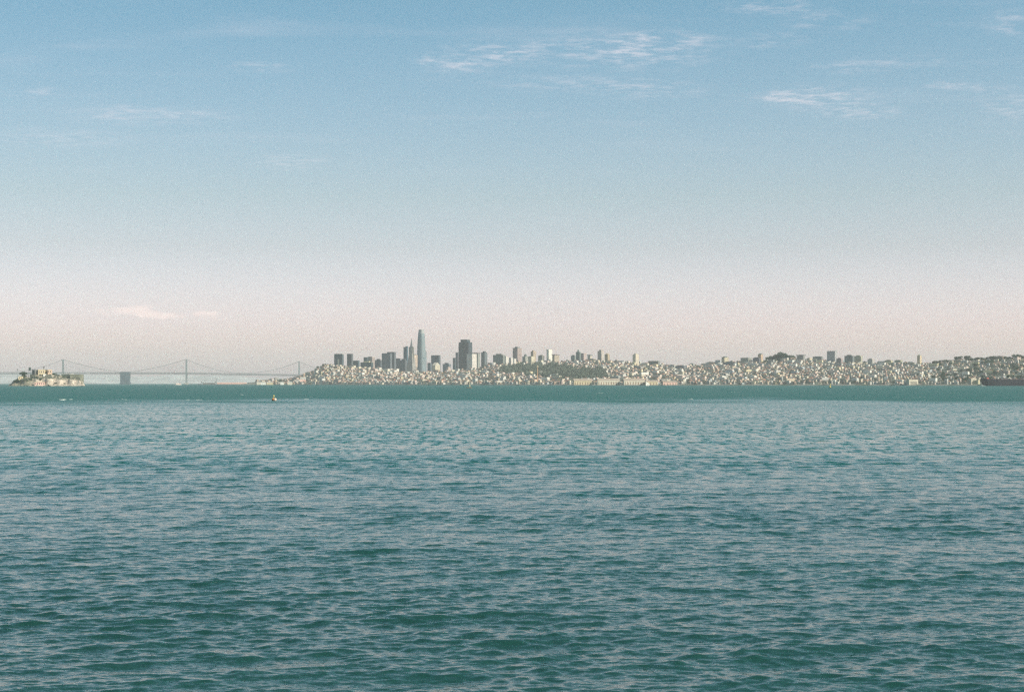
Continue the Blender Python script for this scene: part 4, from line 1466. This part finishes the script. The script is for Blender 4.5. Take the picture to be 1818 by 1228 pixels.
def ferry():
    D = 7300
    x, y = at(316, D)
    e = empty('ferry', (x, y, 0), R(4))
    tag(e, 'small pinkish white ferry on the water left of the second bridge tower', 'ferry')
    hull_mesh(30, 8, 3.2, .3, 1.2).build('hull', M_WHITE, e)
    MB().box(-8, 12, -3.4, 3.4, 3.1, 6.2, taper=.96).build('cabin', M_ROSE, e)
    MB().box(-6, 3, -2.6, 2.6, 6.2, 8.6, taper=.85).build('wheelhouse', M_WHITE, e)
    MB().box(-8.1, 12.1, -3.3, 3.3, 4.2, 5.2).build('window_band', M_WIN, e)
ferry()


def sailboat(px, ybase, ytop, label, hullm, sailm, lean=0.0, wide=.16, L=9.0, D=None):
    D = D or H * F / (ybase - HY)
    x, y = at(px, D)
    k = D / F
    h = (ybase - ytop) * k
    e = empty('sailboat', (x, y, 0), R(70) if wide < .2 else R(12))
    tag(e, label, 'sailboat', 'sailing boats off the city')
    e.rotation_euler = (0, lean, R(12))
    hull_mesh(L, 2.8, 1.0, .5, .4).build('hull', hullm, e)
    MB().bar((0, 0, .8), (0, 0, h), .10, r2=.06).build('mast', M_STEEL, e)
    s_ = MB()
    bw = h * wide
    s_.add([(.1, -.04, 1.8), (bw, -.5, 1.9), (.1, -.04, h * .97), (.1, .04, 1.8), (bw, -.42, 1.9), (.1, .04, h * .97), (bw * .7, -.42, h * .45), (bw * .7, -.34, h * .45)],
           [(0, 1, 6, 2), (3, 5, 7, 4), (0, 3, 4, 1), (1, 4, 7, 6), (6, 7, 5, 2)])
    s_.build('mainsail', sailm, e)
    j_ = MB()
    j_.add([(-.2, 0, h * .8), (-L * .42, 0, 1.4), (-.4, .4, 1.6), (-.2, .05, h * .8), (-L * .42, .05, 1.4), (-.4, .45, 1.6)], [(0, 1, 2), (3, 5, 4), (0, 3, 4, 1), (1, 4, 5, 2)])
    if wide >= .2: j_.build('jib', sailm, e)
    MB().bar((0, 0, 1.6), (bw, -.45, 1.7), .07).build('boom', M_STEEL, e)
    return e


sailboat(833.3, 688.3, 672.5, 'sailboat with a very narrow pale yellow sail and brown hull, before the massive skyscraper', mat('brown_hull', (.22, .12, .06), .5), mat('pale_yellow_sail', (.62, .58, .40), .8), wide=.12, L=9)
sailboat(1150, 684.6, 675.2, 'tiny heeling sailboat with a bright white sail before the rightmost pier shed', M_WHITE, M_WHITE, lean=-R(28), wide=.5, L=13)


def buoy(px, ybase, hpx, label, m1, m2, top):
    D = H * F / (ybase - HY)
    x, y = at(px, D)
    s = hpx * D / F
    e = empty('marker_buoy', (x, y, 0), .3)
    e.rotation_euler = (R(4), R(5), .3)
    tag(e, label, 'buoy', 'marker buoys')
    MB().lathe([(.22 * s, -.12 * s), (.27 * s, 0), (.28 * s, .12 * s), (.22 * s, .16 * s)], n=16).build('float', M_BLACK, e)
    MB().lathe([(.26 * s, .16 * s), (.27 * s, .30 * s), (.12 * s, .42 * s)], n=16).build('body', m1, e)
    g = MB()
    for i in range(4):
        a = i * math.pi / 2
        g.bar((.16 * s * math.cos(a), .16 * s * math.sin(a), .34 * s), (.07 * s * math.cos(a), .07 * s * math.sin(a), .78 * s), .022 * s)
    g.build('frame', m2, e)
    MB().lathe([(.10 * s, .74 * s), (.13 * s, .80 * s), (.13 * s, .94 * s), (.05 * s, 1.0 * s)], n=12).build('lamp_housing', top, e)
    return e


b1 = buoy(485.2, 711, 10.0, 'yellow and orange marker buoy on dark float, nearest, below the left bridge span', M_ORANGE, M_YELLOW, M_YELLOW)
# a fender ball beside the nearest buoy
D_ = H * F / 31
s_ = MB().lathe([(.02, -.25)] + [(.62 * math.cos(a), .62 * math.sin(a) + .4) for a in np.linspace(-1.5, 1.5, 9)], n=16)
fb = s_.build('float_ball', mat('pink_float', (.80, .58, .50), .5), None, smooth=True)
xx, yv = at(488.6, D_ - 3)
fb.location = (xx, yv, .15)
tag(fb, 'pinkish white mooring ball floating beside the yellow and orange buoy', 'mooring ball')
buoy(1473.5, 688.2, 7.0, 'slim yellow marker buoy far out, below the gleaming white-sided block', M_YELLOW, M_YELLOW, M_YELLOW)


# broken crests
def foam():
    r = random.Random(31)
    g = MB()
    for (px, py, w_, n) in [(110, 709.5, 12, 12), (430, 701, 5, 2), (1068, 697.5, 8, 5), (1305, 696, 6, 4), (545, 708, 14, 3), (345, 709.5, 18, 5), (218, 709, 6, 2),
                            (720, 713, 26, 5), (1040, 716, 16, 3), (1500, 715, 30, 4), (1640, 704, 12, 2), (900, 697, 20, 2), (1220, 708, 20, 3)]:
        for i in range(n):
            a, b = px + r.gauss(0, w_ * .5), py + r.gauss(0, .5)
            D = H * F / (b - HY)
            x, y = at(a, D)
            L = r.uniform(.3, 1.1) 
            hh = r.uniform(.10, .22) * (1.5 if px == 110 else 1)
            m_ = 7
            for k in range(m_):
                t = k / m_
                xx = x - L + 2 * L * t
                g.box(xx, xx + 2 * L / m_ * r.uniform(.6, 1.1), y - .3 + r.uniform(-.15, .15), y + .3, -.1, hh * math.sin(math.pi * (t + .07)) * r.uniform(.5, 1.1), taper=.5)
    o = g.build('whitecaps', M_FOAM)
    tag(o, 'small scattered whitecaps and foam streaks on the choppy bay', 'foam', kind='stuff')
foam()

# ------------------------------------------------------------------ haze
hz = MB().box(-25500, 25500, -25000, 25500, -8, 420).build('haze', [])
hm = bpy.data.materials.new('haze_air')
hm.use_nodes = True
ht = hm.node_tree
ht.nodes.clear()
hn = NT(ht)
pv = hn.n('ShaderNodeVolumePrincipled', {'Color': rgb(.95, .96, 1.0), 'Density': 3.0e-5, 'Anisotropy': 0.0})
ht.links.new(pv.outputs[0], hn.n('ShaderNodeOutputMaterial').inputs['Volume'])
hz.data.materials.append(hm)
tag(hz, kind='stuff')
hz.visible_shadow = True
